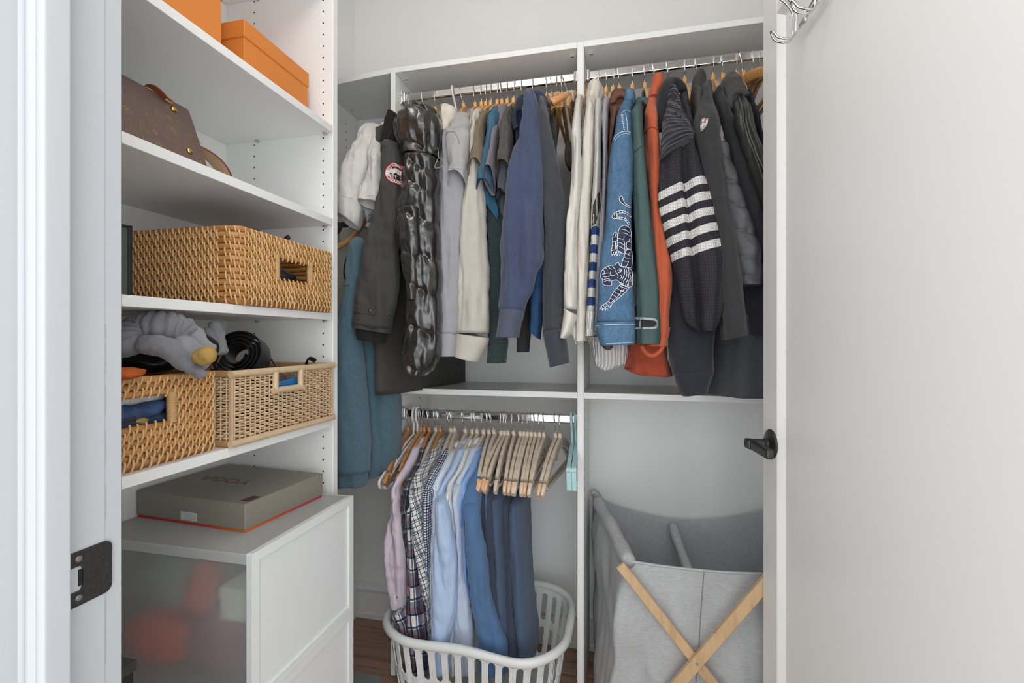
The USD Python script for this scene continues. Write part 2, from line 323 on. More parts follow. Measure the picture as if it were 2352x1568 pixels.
# ================= things on the left shelves =================
def S(z): return H+z
ORANGE = mat('orange_card', 'dd8538', .55, bump=.05, bscale=900, var=.03, vscale=8)
def carton(name, label, x0, x1, y0, y1, z0, z1, lid, group=None):
    t = thing(name, label, 'box', ((x0+x1)/2, (y0+y1)/2, z0), group)
    part(t, 'base', box((x0+.0025, y0+.0025, z0), (x1-.0025, y1-.0025, z1-.004), .0008), ORANGE)
    part(t, 'lid', box((x0, y0, z1-lid), (x1, y1, z1), .001), ORANGE)
s1, s2, s3, s4 = [shelves[k] for k in (1, 2, 3, 4)]
carton('gift_box', 'low orange lidded cardboard box on the top shelf beside the drilled end panel', -1.06, -.83, .911, 1.14, s1, S(.7235), .0385, 'orange boxes on the top shelf')
carton('gift_box', 'tall orange lidded cardboard box cut off by the top edge of the picture', -1.09, -.826, .50, .849, s1, S(.765), .045, 'orange boxes on the top shelf')

# handbag --------------------------------------------------------------
BROWN = mat('brown_coated_canvas', '6a5650', .55, bump=.35, bscale=420, var=.06, vscale=25)
GOLDP = mat('tan_print', '7f6a48', .6)
TAN = mat('red_brown_leather', '7d3f22', .5, bump=.1, bscale=300)
NUDE = mat('nude_leather', 'c3a184', .6, bump=.1, bscale=300)
BRASS = mat('brass', 'd8b160', .16, 1.0)
bx0, bz0, bx1, bz1 = -.797, s2+.0008, -.850, S(.4655)       # foot and top of the leaning front
t = thing('handbag', 'brown monogram canvas handbag with gold studs leaning on the second shelf', 'handbag', (-.87, .65, s2))
prof = np.array([(bx0, bz0), (bx1+.012, bz1-.03), (bx1, bz1-.004), (bx1-.006, bz1), (bx1-.04, bz1-.001), (bx1-.06, bz1-.03), (bx1-.10, bz0)])
r = []
for y, sc in ((.46, 1), (.74, 1), (.775, .99), (.786, .96), (.789, .93)):
    c = prof.mean(0); q = c+(prof-c)*[sc, 1]; q[:, 1] = bz0+(q[:, 1]-bz0)*(1-.0*(1-sc)); r.append([(a, y, z) for a, z in q])
part(t, 'body', skin(np.array(r), False, True)[:2], BROWN, smooth=50)
fx = np.array([bx1+.012-bx0, 0, bz1-.03-bz0]); fl_ = np.linalg.norm(fx); eu = fx/fl_; ev = np.array([0, 1., 0]); en = np.cross(ev, eu); 
if en[0] < 0: en = -en
FO = np.array([bx0, .79, bz0])                      # foot of the far end: s runs back (towards -y), t runs up the face
def on_face(poly, s, tt, ang=0, sc=1.):
    p = shapely.affinity.rotate(shapely.affinity.scale(poly, sc, sc, origin=(0, 0)), ang, origin=(0, 0))
    v, f = extrude(p, .0002)
    return (FO + (v[:, :1]-s)*ev + (v[:, 1:2]+tt)*eu + (v[:, 2:]+.0001)*en, f)
import shapely.affinity
def ringp(p, w): return p.buffer(w/2).difference(p.buffer(-w/2)) if p.geom_type == 'Polygon' else p.buffer(w/2)
def petals(r, k, w): return shapely.union_all([shapely.affinity.scale(Point(r*.55, 0).buffer(r*.42), 1, w, origin=(r*.55, 0)) if 0 else shapely.affinity.rotate(shapely.affinity.scale(Point(r*.55, 0).buffer(r*.45), 1, w, origin=(r*.55, 0)), 360/k*i, origin=(0, 0)) for i in range(k)])
flower = petals(.0085, 4, .75).difference(Point(0, 0).buffer(.0012))
star = petals(.0085, 4, .3).difference(Point(0, 0).buffer(.0008))
rnd = shapely.union_all([ringp(Point(0, 0).buffer(.0105), .0016), petals(.0075, 4, .7)])
dia = Polygon([(0, .012), (.004, .004), (.012, 0), (.004, -.004), (0, -.012), (-.004, -.004), (-.012, 0), (-.004, .004)]).buffer(.003)
dia = shapely.union_all([ringp(dia, .0014), petals(.007, 4, .35)])
# two crossed capitals
ell = shapely.union_all([LineString([(-.004, .011), (-.004, -.008), (.006, -.008), (.007, -.005)]).buffer(.0009, cap_style=2), LineString([(-.007, .011), (-.001, .011)]).buffer(.0006)])
vee = shapely.union_all([LineString([(-.002, .006), (.004, -.010)]).buffer(.0011, cap_style=2), LineString([(.004, -.010), (.010, .006)]).buffer(.0006, cap_style=2), LineString([(-.005, .006), (.001, .006)]).buffer(.0005), LineString([(.0075, .006), (.0125, .006)]).buffer(.0005)])
ellv = shapely.union_all([shapely.affinity.skew(ell, 12, 0), shapely.affinity.translate(vee, .002, 0)])
mono = []
cyc = [rnd, star, ellv, flower, dia, star]
for i in range(7):
    for j in range(5):
        s_, t_ = .018+.044*i+(.022 if j % 2 else 0), .012+.0255*j
        k = [rnd, flower, dia, flower][(i*2+j) % 4] if j % 2 == 0 else [ellv, star][(i+j//2) % 2]
        if t_ < fl_-.006 and s_ < .3: mono.append(on_face(k, s_, t_))
        if j % 2 == 1 and t_ < fl_-.006: mono.append(on_face(star if k is ellv else flower, s_+.022, t_, 0, .8))
part(t, 'monogram_print', cat(*mono), GOLDP, kind='stuff')
def stud(s, tt): return frame_to(lathe([(.0001, .0042), (.0035, .0038), (.0058, .0022), (.0066, 0)], 24), FO-ev*s+eu*tt, np.cross(eu, en), eu, en)
for s, tt in ((.043, .117), (.040, .028)): part(t, 'stud', stud(s, tt), BRASS, smooth=True)
def strap(path, nrm, w, th, n=40):
    p = curve(path, n); d = np.gradient(p, axis=0); d /= np.linalg.norm(d, axis=1)[:, None]; b = np.broadcast_to(np.asarray(nrm, float), p.shape); u = np.cross(d, b); u /= np.linalg.norm(u, axis=1)[:, None]
    return skin(np.stack([p+b*w/2+u*th/2, p-b*w/2+u*th/2, p-b*w/2-u*th/2, p+b*w/2-u*th/2], 1), False, True)[:2], skin(np.stack([p+b*(w/2+.0006)+u*(th/2+.0004), p+b*(w/2-.0008)+u*(th/2+.0004), p+b*(w/2-.0008)-u*(th/2+.0004), p+b*(w/2+.0006)-u*(th/2+.0004)], 1), False, True)[:2]
pts = [atX(px, py, X) for px, py, X in ((334, 197, -.862), (352, 201, -.848), (369, 215, -.842), (380, 227, -.843), (391, 234, -.846))]
a, b = strap(pts, (1, 0, .25), .011, .0022); hs_ = part(t, 'top_handle', cat(a, b), TAN)
part(hs_, 'handle_tip', tube([atX(379, 225, -.842), atX(393, 235, -.846)], [.0042, .0036]), mat('natural_leather', 'd39a5f', .5), smooth=True)
pts = [(-.84, .775, s2+.062), (-.80, .81, s2+.058), (-.795, .845, s2+.036), (-.80, .853, s2+.012), (-.805, .857, s2+.0015), (-.81, .885, s2+.0012)]
a, b = strap([(-.84, .78, s2+.052), (-.835, .815, s2+.048), (-.83, .842, s2+.033), (-.828, .854, s2+.016), (-.828, .858, s2+.002), ], (1, 0, .0), .034, .002)
sb = part(t, 'shoulder_strap', cat(a, skin(np.array([[(-.845, .856, s2+.0004), (-.811, .856, s2+.0004), (-.811, .856, s2+.0024), (-.845, .856, s2+.0024)], [(-.86, .90, s2+.0004), (-.826, .90, s2+.0004), (-.826, .90, s2+.0024), (-.86, .90, s2+.0024)]]), False, True)[:2]), NUDE)
part(sb, 'strap_edge', b, TAN)

# rattan baskets --------------------------------------------------------
CANE = [mat('rattan_cane_%d' % i, c, .42, bump=.2, bscale=500, var=.16, vscale=22, stretch=(6, 1.2, 6)) for i, c in enumerate(('c28a4c', 'b87f44', 'c9935a', 'b0773c'))]
WRAP = mat('rattan_wrap', 'd3ad7a', .4, var=.10, vscale=60)
PALE = mat('pale_wicker', 'cdb08a', .45, var=.10, vscale=60, bump=.12, bscale=600)
PALE2 = mat('pale_cane', 'd8bd98', .38, var=.06, vscale=30, bump=.05, bscale=300)
def rpath(x0, x1, y0, y1, r, n=9):
    c = [(x1-r, y0+r, -90), (x1-r, y1-r, 0), (x0+r, y1-r, 90), (x0+r, y0+r, 180)]; p = []
    for cx, cy, a in c: p += [(cx+r*math.cos(math.radians(a+k*90/(n-1))), cy+r*math.sin(math.radians(a+k*90/(n-1)))) for k in range(n)]
    return np.array(p)
def resamp(p, step):
    q = np.vstack([p, p[:1]]); l = np.r_[0, np.cumsum(np.linalg.norm(np.diff(q, axis=0), axis=1))]; s = np.linspace(0, l[-1], int(l[-1]/step)+1)[:-1]
    return np.stack([np.interp(s, l, q[:, k]) for k in (0, 1)], 1), l[-1]
def rattan(label, x0, x1, y0, y1, z0, z1, hole, group, seed):
    """coils of cane bound by slanting strands; hole = (y from, y to, z from, z to) in the face at x1"""
    t = thing('rattan_basket', label, 'basket', ((x0+x1)/2, (y0+y1)/2, z0), group); rg = np.random.default_rng(seed)
    n = int(round((z1-z0-.004)/.0121)); pitch = (z1-z0-.004)/n; rr = pitch*.52
    P0, L = resamp(rpath(x0+rr, x1-rr, y0+rr, y1-rr, .022), .008)
    part(t, 'floor_mat', box((x0+.01, y0+.01, z0+.002), (x1-.012, y1-.01, z0+.010)), CANE[1])
    part(t, 'foot_ring', tube(np.c_[resamp(rpath(x0+.012, x1-.012, y0+.012, y1-.012, .02), .01)[0], np.full(len(resamp(rpath(x0+.012, x1-.012, y0+.012, y1-.012, .02), .01)[0]), z0+.0045)], .0045, 8, True), mat('foot_cane', 'a9714a', .5, var=.1, vscale=30), smooth=True)
    zs = [z0+.004+pitch*(j+.5) for j in range(n)]
    inh = lambda y, z, m=0: hole and hole[0]-m < y < hole[1]+m and hole[2]-.002 < z < hole[3]+.002
    for j, z in enumerate(zs):
        ins = .006*max(0, 1-(j)/2.)          # drawn in at the foot
        c = P0.mean(0); P = c+(P0-c)*(1-ins/.17)
        pts = np.c_[P, np.full(len(P), z)+.0006*np.sin(np.arange(len(P))*.7+j)]
        if inh((hole or [0, 0])[0]+.01, z):
            k = [i for i in range(len(P)) if not (P[i, 0] > x1-.03 and hole[0] < P[i, 1] < hole[1])]
            g = next(i for i in range(len(k)) if k[i]-k[i-1] > 1 and i > 0) if any(k[i]-k[i-1] > 1 for i in range(1, len(k))) else 0
            k = k[g:]+k[:g]; part(t, 'cane', tube(pts[k], rr, 8), CANE[(j*3+seed) % 4], smooth=True)
        else: part(t, 'cane', tube(pts, rr, 8, True), CANE[(j*3+seed) % 4], smooth=True)
    # strands: each climbs over one coil, slanting, staggered from row to row
    F_, sp = resamp(P0, .003)[0], .0150; m = []
    nn = len(F_); cum = np.arange(nn)*.003
    tang = np.roll(F_, -1, 0)-np.roll(F_, 1, 0); tang /= np.linalg.norm(tang, axis=1)[:, None]; out = np.c_[tang[:, 1], -tang[:, 0]]
    for j, z in enumerate(zs):
        for i in range(int(L/sp)):
            s0 = (i+(.5 if j % 2 else 0)+rg.uniform(-.08, .08))*sp; y_ = F_[int(s0/.003) % nn]
            if y_[0] < x0+.03 and y_[1] > y0+.1: continue
            if y_[0] > x1-.03 and inh(y_[1], z, .014): continue
            tt = np.linspace(-1, 1, 9); sv = (s0+tt*sp*(.10 if seed == 1 else -.14)) % (nn*.003); fi = sv/.003; i0 = fi.astype(int) % nn; i1 = (i0+1) % nn; fr = (fi-np.floor(fi))[:, None]
            rad = (rr+.0003)*np.cos(np.clip(np.abs(tt)-.25, 0, 1)*1.35); pq = F_[i0]*(1-fr)+F_[i1]*fr+(out[i0]*(1-fr)+out[i1]*fr)*rad[:, None]
            pts = np.c_[pq, np.minimum(z-tt*pitch*.80, z1-.003)]
            m.append(tube(pts, .0020, 6, caps=False))
    part(t, 'binding_strands', cat(*m), WRAP, smooth=True, kind='stuff')
    if hole:
        for y in (hole[0]-.007, hole[1]+.007):
            zz = np.linspace(hole[2]-.004, hole[3]+.004, 80); rad = .0085+.0011*np.sin(zz/.0024*2*np.pi)
            a = np.arange(16)/16*2*np.pi
            part(t, 'wrapped_post', skin(np.stack([x1-.0055+np.outer(rad*.9, np.cos(a)), y+np.outer(rad, np.sin(a)), np.repeat(zz[:, None], 16, 1)], -1), False, True)[:2], WRAP, smooth=True)
    return t
rattan('large rattan basket with a handle hole on the middle shelf under the handbag', -1.10, -.763, .818, 1.162, s3, S(.235), (.945, 1.052, S(.139), S(.190)), 'rattan baskets', 1)
rattan('rattan basket standing left of the pale wicker basket', -1.10, -.790, .47, .806, s4, S(-.063), (.52, .696, S(-.147), S(-.099)), 'rattan baskets', 2)
# pale wicker basket
def wicker():
    x0, x1, y0, y1, z0, z1 = -1.10, -.767, .812, 1.163, s4, S(-.064)
    t = thing('wicker_basket', 'pale wicker basket with cane rims and a framed handle hole right on the fourth shelf', 'basket', (-.93, .98, z0))
    def cyl(p, q, r): return tube([p, q], r, 14)
    for nm, z, r in (('rim', z1-.0075, .0075), ('foot_rail', z0+.0075, .0075)):
        part(t, nm, cyl((x1-.004, y0-.002, z), (x1-.004, y1+.004, z), r), PALE2, smooth=40)
        part(t, nm, cat(box((x0, y0, z-.007), (x1-.008, y0+.010, z+.007), .003), box((x0, y1-.010, z-.007), (x1-.008, y1, z+.007), .003), box((x0, y0, z-.007), (x0+.01, y1, z+.007), .003)), mat('wicker_side_rail', 'b98f62', .5, var=.1, vscale=20))
    part(t, 'floor_board', box((x0+.005, y0+.008, z0+.002), (x1-.012, y1-.008, z0+.006)), PALE)
    hy0, hy1, hz = .943, 1.016, z1-.047
    for y in (hy0-.007, hy1+.007): part(t, 'handle_frame', cyl((x1-.002, y, hz-.010), (x1-.002, y, z1-.010), .0072), PALE2, smooth=40)
    part(t, 'handle_frame', cyl((x1-.002, hy0-.014, hz-.006), (x1-.002, hy1+.014, hz-.006), .0072), PALE2, smooth=40)
    st, wv = [], []
    ys = np.arange(y0+.012, y1-.004, .0142)
    for y in ys:
        top = z1-.012 if not (hy0-.012 < y < hy1+.012) else hz-.006
        st.append(tube([(x1-.0075, y, z0+.010), (x1-.0075, y, top)], .0021, 6))
    xs = np.arange(x1-.02, x0, -.0142)
    for x in xs: st += [tube([(x, y0+.005, z0+.01), (x, y0+.005, z1-.012)], .0021, 6), tube([(x, y1-.005, z0+.01), (x, y1-.005, z1-.012)], .0021, 6)]
    part(t, 'stakes', cat(*st), PALE, smooth=True, kind='stuff')
    rg = np.random.default_rng(4); nr = 23; zs = np.linspace(z0+.0185, z1-.0175, nr)
    def weaver(p0, p1, nv, ph, z, k):
        n = k*8; s = np.linspace(0, 1, n+1); p = np.outer(1-s, p0)+np.outer(s, p1)
        p = np.c_[p, np.full(n+1, z)+.0007*np.sin(s*k*1.3+z*900)]; w = np.sin(np.pi*(s*k+ph))*.0031
        p[:, 0] += nv[0]*w; p[:, 1] += nv[1]*w
        d = np.gradient(p, axis=0); d /= np.linalg.norm(d, axis=1)[:, None]; u = np.cross(d, [0, 0, 1.])
        a = np.arange(6)/6*2*np.pi
        return skin(p[:, None]+.0011*np.cos(a)[None, :, None]*u[:, None]+.0023*np.sin(a)[None, :, None]*np.array([0, 0, 1.]), False, True)[:2]
    for j, z in enumerate(zs):
        ph = .5+(j % 2)+(.85 if 0 else 0)
        if hz-.012 < z: segs = [(y0+.004, hy0-.013), (hy1+.013, y1-.004)]
        else: segs = [(y0+.004, y1-.004)]
        for a, b in segs:
            k = max(2, int(round((b-a)/.0142))); wv.append(weaver((x1-.0075, a), (x1-.0075, b), (1, 0), ph, z+rg.uniform(-.0005, .0005), k))
        wv.append(weaver((x0, y0+.005), (x1-.008, y0+.005), (0, 1), ph, z, 22))
        wv.append(weaver((x0, y1-.005), (x1-.008, y1-.005), (0, 1), ph, z, 22))
    part(t, 'weavers', cat(*wv), PALE, smooth=True, kind='stuff')
    for ya in (y0+.001, y1-.006): part(t, 'corner_post', box((x1-.0125, ya, z0+.012), (x1-.003, ya+.005, z1-.012), .001), PALE)
wicker()

# dark rimmed box at the left end of the middle shelf, black box low down
BLK = mat('black_matte', '202020', .5, var=.1, vscale=200)
t = thing('display_box', 'dark grey box with black rim at the left end of the middle shelf', 'box', (-.86, .5, s3))
part(t, 'body', box((-.92, .45, s3), (-.803, .634, S(.188)), .001), mat('dark_grey_gloss', '4f5653', .3))
e = .0045
part(t, 'rim', cat(box((-.806, .634-e, s3), (-.8, .6365, S(.19))), box((-.806, .45, S(.1855)), (-.8, .6365, S(.19))), box((-.92, .632, S(.1855)), (-.8, .6365, S(.19)))), BLK)
t = thing('black_box', 'tall black box at the bottom left behind the door frame', 'box', (-.78, .5, 0))
part(t, 'body', box((-.86, .44, 0), (-.705, .562, S(-.478)), .001), BLK); part(t, 'lid', box((-.863, .437, S(-.4915)), (-.702, .565, S(-.4765)), .001), mat('black_lid', '3a3a37', .4, var=.15, vscale=300))

# translucent drawers ------------------------------------------------------
def frosted(name, clear, ref, rough):
    LOOK[name] = usdkit.material(stage, '/World/Looks/'+name, {'r': ('refraction_bsdf', dict(color=(.93, .94, .92), roughness=rough, IOR=1.08)), 't': ('translucent_bsdf', dict(color=(.86, .87, .85))), 'd': ('principled_bsdf', dict(base_color=(.78, .79, .77), roughness=.35)), 'c': ('transparent_bsdf', dict(color=(.95, .95, .94))),
        'm1': ('mix_closure', dict(fac=.4)), 'm2': ('mix_closure', dict(fac=ref)), 'm3': ('mix_closure', dict(fac=clear))}, [('d.BSDF', 'm1.closure1'), ('t.BSDF', 'm1.closure2'), ('m1.closure', 'm2.closure1'), ('r.BSDF', 'm2.closure2'), ('m2.closure', 'm3.closure1'), ('c.BSDF', 'm3.closure2')], surface='m3.closure')
    return LOOK[name]
FROST, FROSTT = frosted('frosted_plastic', .30, .60, .30), frosted('frosted_plastic_top', .18, .05, .3)
MILK = mat('milky_plastic', 'eceeec', .35, bump=.03, bscale=300)
MILKT = MILK
XD0, XD1, YD0, YD1 = -1.128, -.700, .787, 1.147
def drawer(z0, z1, label):
    t = thing('drawer_unit', label, 'plastic drawers', ((XD0+XD1)/2, (YD0+YD1)/2, z0), 'translucent stacking drawers')
    fp = shapely.box(YD0, z0, YD1, z1).buffer(-.003).buffer(.003).difference(shapely.box(YD0+.02, z0+.013, YD1-.02, z1-.02))
    fr = turn(extrude(fp, .012), np.array([[0, 0, 1.], [1, 0, 0], [0, 1, 0]]), (XD1-.012, 0, 0))
    part(t, 'front_frame', fr, MILK, smooth=30)
    w = .0022
    c = part(t, 'case', cat(box((XD0, YD0+.002, z0), (XD1-.012, YD0+.002+w, z1-.006), 0), box((XD0, YD1-.002-w, z0), (XD1-.012, YD1-.002, z1-.006), 0), box((XD0, YD0+.002, z0), (XD0+w, YD1-.002, z1-.006), 0)), FROST)
    part(c, 'top_panel', box((XD0, YD0+.002, z1-.0075), (XD1-.010, YD1-.002, z1-.0052), 0), FROSTT)
    part(c, 'top_lip', box((XD0, YD0, z1-.022), (XD1-.0125, YD0+.0018, z1-.0015), .0006), FROSTT); part(c, 'top_lip', box((XD0, YD1-.0018, z1-.022), (XD1-.0125, YD1, z1-.0015), .0006), FROSTT)
    part(c, 'inner_rail', box((XD0, YD0+.004, z0+.02), (XD1-.02, YD0+.007, z0+.024), 0), FROST)
    dr = part(t, 'drawer', cat(box((XD1-.010, YD0+.0215, z0+.016), (XD1-.0055, YD1-.0215, z1-.0225), .002)), MILKT)
    part(dr, 'tray', box((XD0+.02, YD0+.018, z0+.010), (XD1-.0125, YD1-.018, z0+.0125), 0), FROST)
    part(dr, 'pull_lip', box((XD1-.014, YD0+.0215, z0+.013), (XD1-.001, YD1-.0215, z0+.0195), .002), MILK, smooth=30)
    return t
ZD = S(-.4186)
drawer(ZD-.306, ZD, 'upper translucent plastic drawer with the grey box on its top')
drawer(ZD-.612, ZD-.3065, 'lower translucent plastic drawer reaching below the picture edge')
t = thing('plinth', 'white plastic plinth under the translucent drawers', 'plinth', (-.9, .95, 0)); part(t, 'plinth', box((XD0, YD0, 0), (XD1-.01, YD1, ZD-.6125), .003), MILK)
def blob(c, r, seed=0, amp=.25, f=2.2, sub=3, R=None):
    m = trimesh.creation.icosphere(sub, 1.0); v = np.array(m.vertices)
    v = v*(1+amp*(meshkit.fbm(v*f+7+seed*3.1, 3, seed)-.5)*2)[:, None]*np.asarray(r)
    if R is not None: v = v @ np.asarray(R).T
    return v+np.asarray(c), m.faces
zt = ZD-.295
def felt(n, c): return mat(n, c, .85, bump=.4, bscale=300, var=.12, vscale=40)
for nm, lab, c, r, col, k in (('folded_garment', 'blurred orange-red garment inside the upper translucent drawer', (-.985, .845, zt+.060), (.085, .035, .055), 'ff5a22', 1), ('folded_garment', 'blurred maroon garment bundle filling the middle of the upper drawer', (-.83, .86, zt+.075), (.075, .05, .075), 'a0606f', 2), ('folded_garment', 'blurred dusky red garment on top of the bundle in the drawer', (-.875, .855, zt+.175), (.035, .04, .06), 'e0695a', 3), ('folded_garment', 'blurred grey-green garment deep in the upper drawer', (-.98, .90, zt+.16), (.11, .055, .075), 'aab8ae', 4)):
    v, f = blob(c, r, k, .3, 2.0); v[:, 1] = np.maximum(v[:, 1], YD0+.0225); v[:, 2] = np.maximum(v[:, 2], zt); single(nm, (v, f), felt('felt_%d' % k, col), lab, 'clothes', smooth=True, group='garments inside the translucent drawer')
t = thing('small_carton', 'blurred pale box behind the upper drawer front', 'box', (-.765, .85, zt+.15)); part(t, 'body', box((-.80, .815, zt+.14), (-.722, .95, zt+.205)), mat('pale_card', 'f4f6e8', .6)); part(t, 'lid', box((-.802, .812, zt+.185), (-.72, .952, zt+.207)), mat('pale_card', 'f4f6e8', .6))

# grey laptop box -------------------------------------------------------------
GLIT = mat('grey_flecked_card', '8f897d', .55, var=.16, vscale=600, spec=.4)
c0, c1, c2 = np.array([-.800, .880]), np.array([-.812, 1.131]), np.array([-1.126, .904])
ex_, ey_ = c0-c2, c1-c0; Lx, Ly = np.linalg.norm(ex_), np.linalg.norm(ey_); ex_, ey_ = ex_/Lx, ey_/Ly; ey_ = np.array([-ex_[1], ex_[0]])
BO = np.array([c2[0], c2[1], ZD-.0052])
def bf(m): return frame_to(m, BO, np.r_[ex_, 0], np.r_[ey_, 0], np.array([0, 0, 1.]))
t = thing('laptop_box', 'flat grey flecked laptop box with an orange-red base on the plastic drawers', 'box', (*(c2+(ex_*Lx+ey_*Ly)/2), ZD-.0052))
if True:
    LOOK['grad'] = usdkit.material(stage, '/World/Looks/red_orange_print', {'g': ('geometry', {}), 's': ('separate_xyz', {}), 'a': ('math', dict(math_type='add')), 'm': ('map_range', dict(from_min=-.235, from_max=.32)), 'r': ('rgb_ramp', dict(ramp=[(0., lin('c01f45')), (.35, lin('cf3528')), (.53, lin('dd6a12')), (.56, lin('e2751f')), (.75, lin('dd5a38')), (1., lin('cf2f5a'))])), 'p': ('principled_bsdf', dict(roughness=.45))},
        [('g.position', 's.vector'), ('s.x', 'a.value1'), ('s.y', 'a.value2'), ('a.value', 'm.value'), ('m.result', 'r.fac'), ('r.color', 'p.base_color')], surface='p.BSDF')
part(t, 'base_tray', bf(box((.002, .002, 0), (Lx-.002, Ly-.002, .02), .0006)), LOOK['grad'], label='orange-red base')
part(t, 'lid', bf(box((0, 0, .0062), (Lx, Ly, .0635), .0009)), GLIT)
tm = meshkit.text_mesh('YOGA', .030, .0005); v = np.array(tm.vertices); v[:, 0] -= v[:, 0].mean(); v[:, 1] -= .015
part(t, 'lettering', bf((np.c_[Lx*.40-v[:, 0]*1.35, Ly*.50-v[:, 1], .0634+v[:, 2]], tm.faces)), mat('dull_red_print', '6d3a33', .5))
part(t, 'side_tab', bf(box((Lx-.030, Ly*.06, .0633), (Lx-.006, Ly*.20, .0639), 0)), mat('dark_red_tab', '5e2a27', .5))
st = part(t, 'sticker', bf(box((Lx*.43, -.0006, .010), (Lx*.58, .0004, .029), 0)), mat('sticker_white', 'd2d3d0', .5))
part(st, 'print_lines', bf(cat(*[box((Lx*.47, -.0008, .0255-.0035*k), (Lx*(.53+.03*(k % 2)), -.0005, .0261-.0035*k), 0) for k in range(5)])), mat('print_grey', '7a7a78', .6))

# belts and knits in the two lower baskets ------------------------------------
LEATH = mat('black_leather', '1c1b1c', .32, bump=.25, bscale=500, var=.1, vscale=60)
def coil(c, axis, r0, r1, turns, w, th, up):
    ax = np.array(axis, float); ax /= np.linalg.norm(ax); u = np.cross(ax, up); u /= np.linalg.norm(u); q = np.cross(ax, u)
    a = np.linspace(0, turns*2*np.pi, int(turns*40)); r = np.linspace(r0, r1, len(a)); ring = []
    for ai, ri in zip(a, r):
        d = u*math.cos(ai)+q*math.sin(ai); p = np.array(c)+d*ri
        ring.append([p, p+d*th, p+d*th+ax*w, p+ax*w])
    return skin(np.array(ring), False, True)[:2]
def at_(px, py, Y, dx=0): return atY(px, py, Y)
t = thing('belt', 'rolled black leather belt lying on top of the pale wicker basket', 'belt', at_(560, 815, .94))
cB = at_(541, 812, .905)
part(t, 'strap', coil(cB, (-.20, .80, -.30), .020, .058, 4.4, .046, .0032, (0, 0, 1.)), LEATH, smooth=40)
part(t, 'strap_end', strap([at_(596, 795, .93), at_(615, 815, .965), at_(640, 848, .99)], (-.4, .2, .4), .030, .003)[0], LEATH)
part(t, 'buckle_bar', strap([at_(493, 850, .895), at_(500, 832, .89), at_(507, 815, .888)], (.3, .3, .2), .008, .003)[0], mat('pinkish_leather', '9a7f70', .45))
GK = mat('grey_knit', '7f7e82', .9, bump=.6, bscale=420, var=.10, vscale=120, sheen=.3)
GK2 = mat('light_grey_knit', '8e8e92', .9, bump=.5, bscale=350, var=.06, vscale=60, sheen=.3)
MUS = mat('mustard_knit', 'ad8d4c', .9, bump=.5, bscale=400, var=.1, vscale=100)
def sock(pp, rr, ridge=0., rp=14, n=90, seg=28, ek=8.):
    p = curve(pp, n); r = np.interp(np.linspace(0, 1, n), np.linspace(0, 1, len(rr)), rr)
    q = np.linspace(0, 1, n); r = r*(1+ridge*(np.abs(np.sin(q*rp*np.pi))-.5)); r = r*np.sqrt(np.clip(1-(1-np.clip(np.minimum(q, 1-q)*ek, 0, 1))**2, .01, 1))
    v, f = tube(p, r, seg); v = np.asarray(v); v += (meshkit.fbm(v*60, 2, 3)[:, None]-.5)*.006
    return v, f
t = thing('knit_scarf', 'bundled light grey knit scarf with a mustard end in the left basket', 'scarf', at_(390, 830, .72))
A = lambda px, py, Y: atY(px, py, Y)
part(t, 'roll', sock([A(312, 800, .66), A(300, 775, .67), A(325, 757, .69), A(370, 752, .70), A(415, 758, .72), A(440, 775, .73)], [.024, .026, .027, .029, .028, .02], .20, 13), GK, smooth=True)
part(t, 'tail', sock([A(318, 790, .665), A(350, 792, .67), A(385, 800, .68), A(420, 830, .70), A(455, 850, .72)], [.016, .018, .018, .015, .011], .06, 30), GK, smooth=True)
part(t, 'tail', sock([A(365, 795, .69), A(395, 815, .695), A(430, 840, .70), A(470, 862, .70)], [.012, .012, .011, .009], .05, 30), GK, smooth=True)
part(t, 'fold', sock([A(405, 775, .715), A(425, 800, .715), A(450, 820, .72), A(474, 826, .72)], [.016, .022, .021, .018]), GK2, smooth=True)
part(t, 'fold', sock([A(412, 765, .735), A(445, 772, .74), A(470, 795, .745), A(488, 808, .745)], [.013, .018, .015, .012]), GK2, smooth=True)
part(t, 'mustard_end', sock([A(455, 824, .7), A(470, 818, .698), A(484, 812, .698), A(490, 809, .698)], [.014, .0165, .0155, .012], ek=3.5), MUS, smooth=True, label='mustard yellow end')
t = thing('knit_band', 'pale grey knit band propped upright behind the rolled belt', 'scarf', A(500, 800, .86))
part(t, 'band', sock([A(512, 815, .87), A(503, 780, .86), A(494, 750, .85), A(490, 736, .85)], [.013, .014, .013, .012]), GK2, smooth=True)
part(t, 'band', sock([A(500, 815, .85), A(490, 785, .845), A(478, 760, .84), A(474, 752, .84)], [.010, .0105, .010, .009]), GK2, smooth=True)
v, f = blob(A(338, 829, .74), (.062, .05, .022), 8, .18, 1.5); single('leather_pouch', (v, f), LEATH, 'black shiny leather pouch under the grey knit scarf', 'pouch', smooth=True)
v, f = blob(A(455, 800, .80), (.035, .04, .03), 9, .2, 1.5); single('leather_pouch', (v, f), LEATH, 'small black pouch behind the mustard end of the scarf', 'pouch', smooth=True)
v, f = blob(A(280, 858, .60), (.022, .035, .010), 10, .2); single('cloth_bundle', (v, f), felt('rust_orange', 'b4541f'), 'orange cloth showing at the left rim of the left rattan basket', 'cloth', smooth=True)
BLUEC = mat('navy_print_cloth', '3b5078', .7, var=.5, vscale=30, bump=.2, bscale=200)
t = thing('cloth_bundle', 'blue and white folded cloth inside the left rattan basket', 'cloth', (-.82, .62, s4+.04), None)
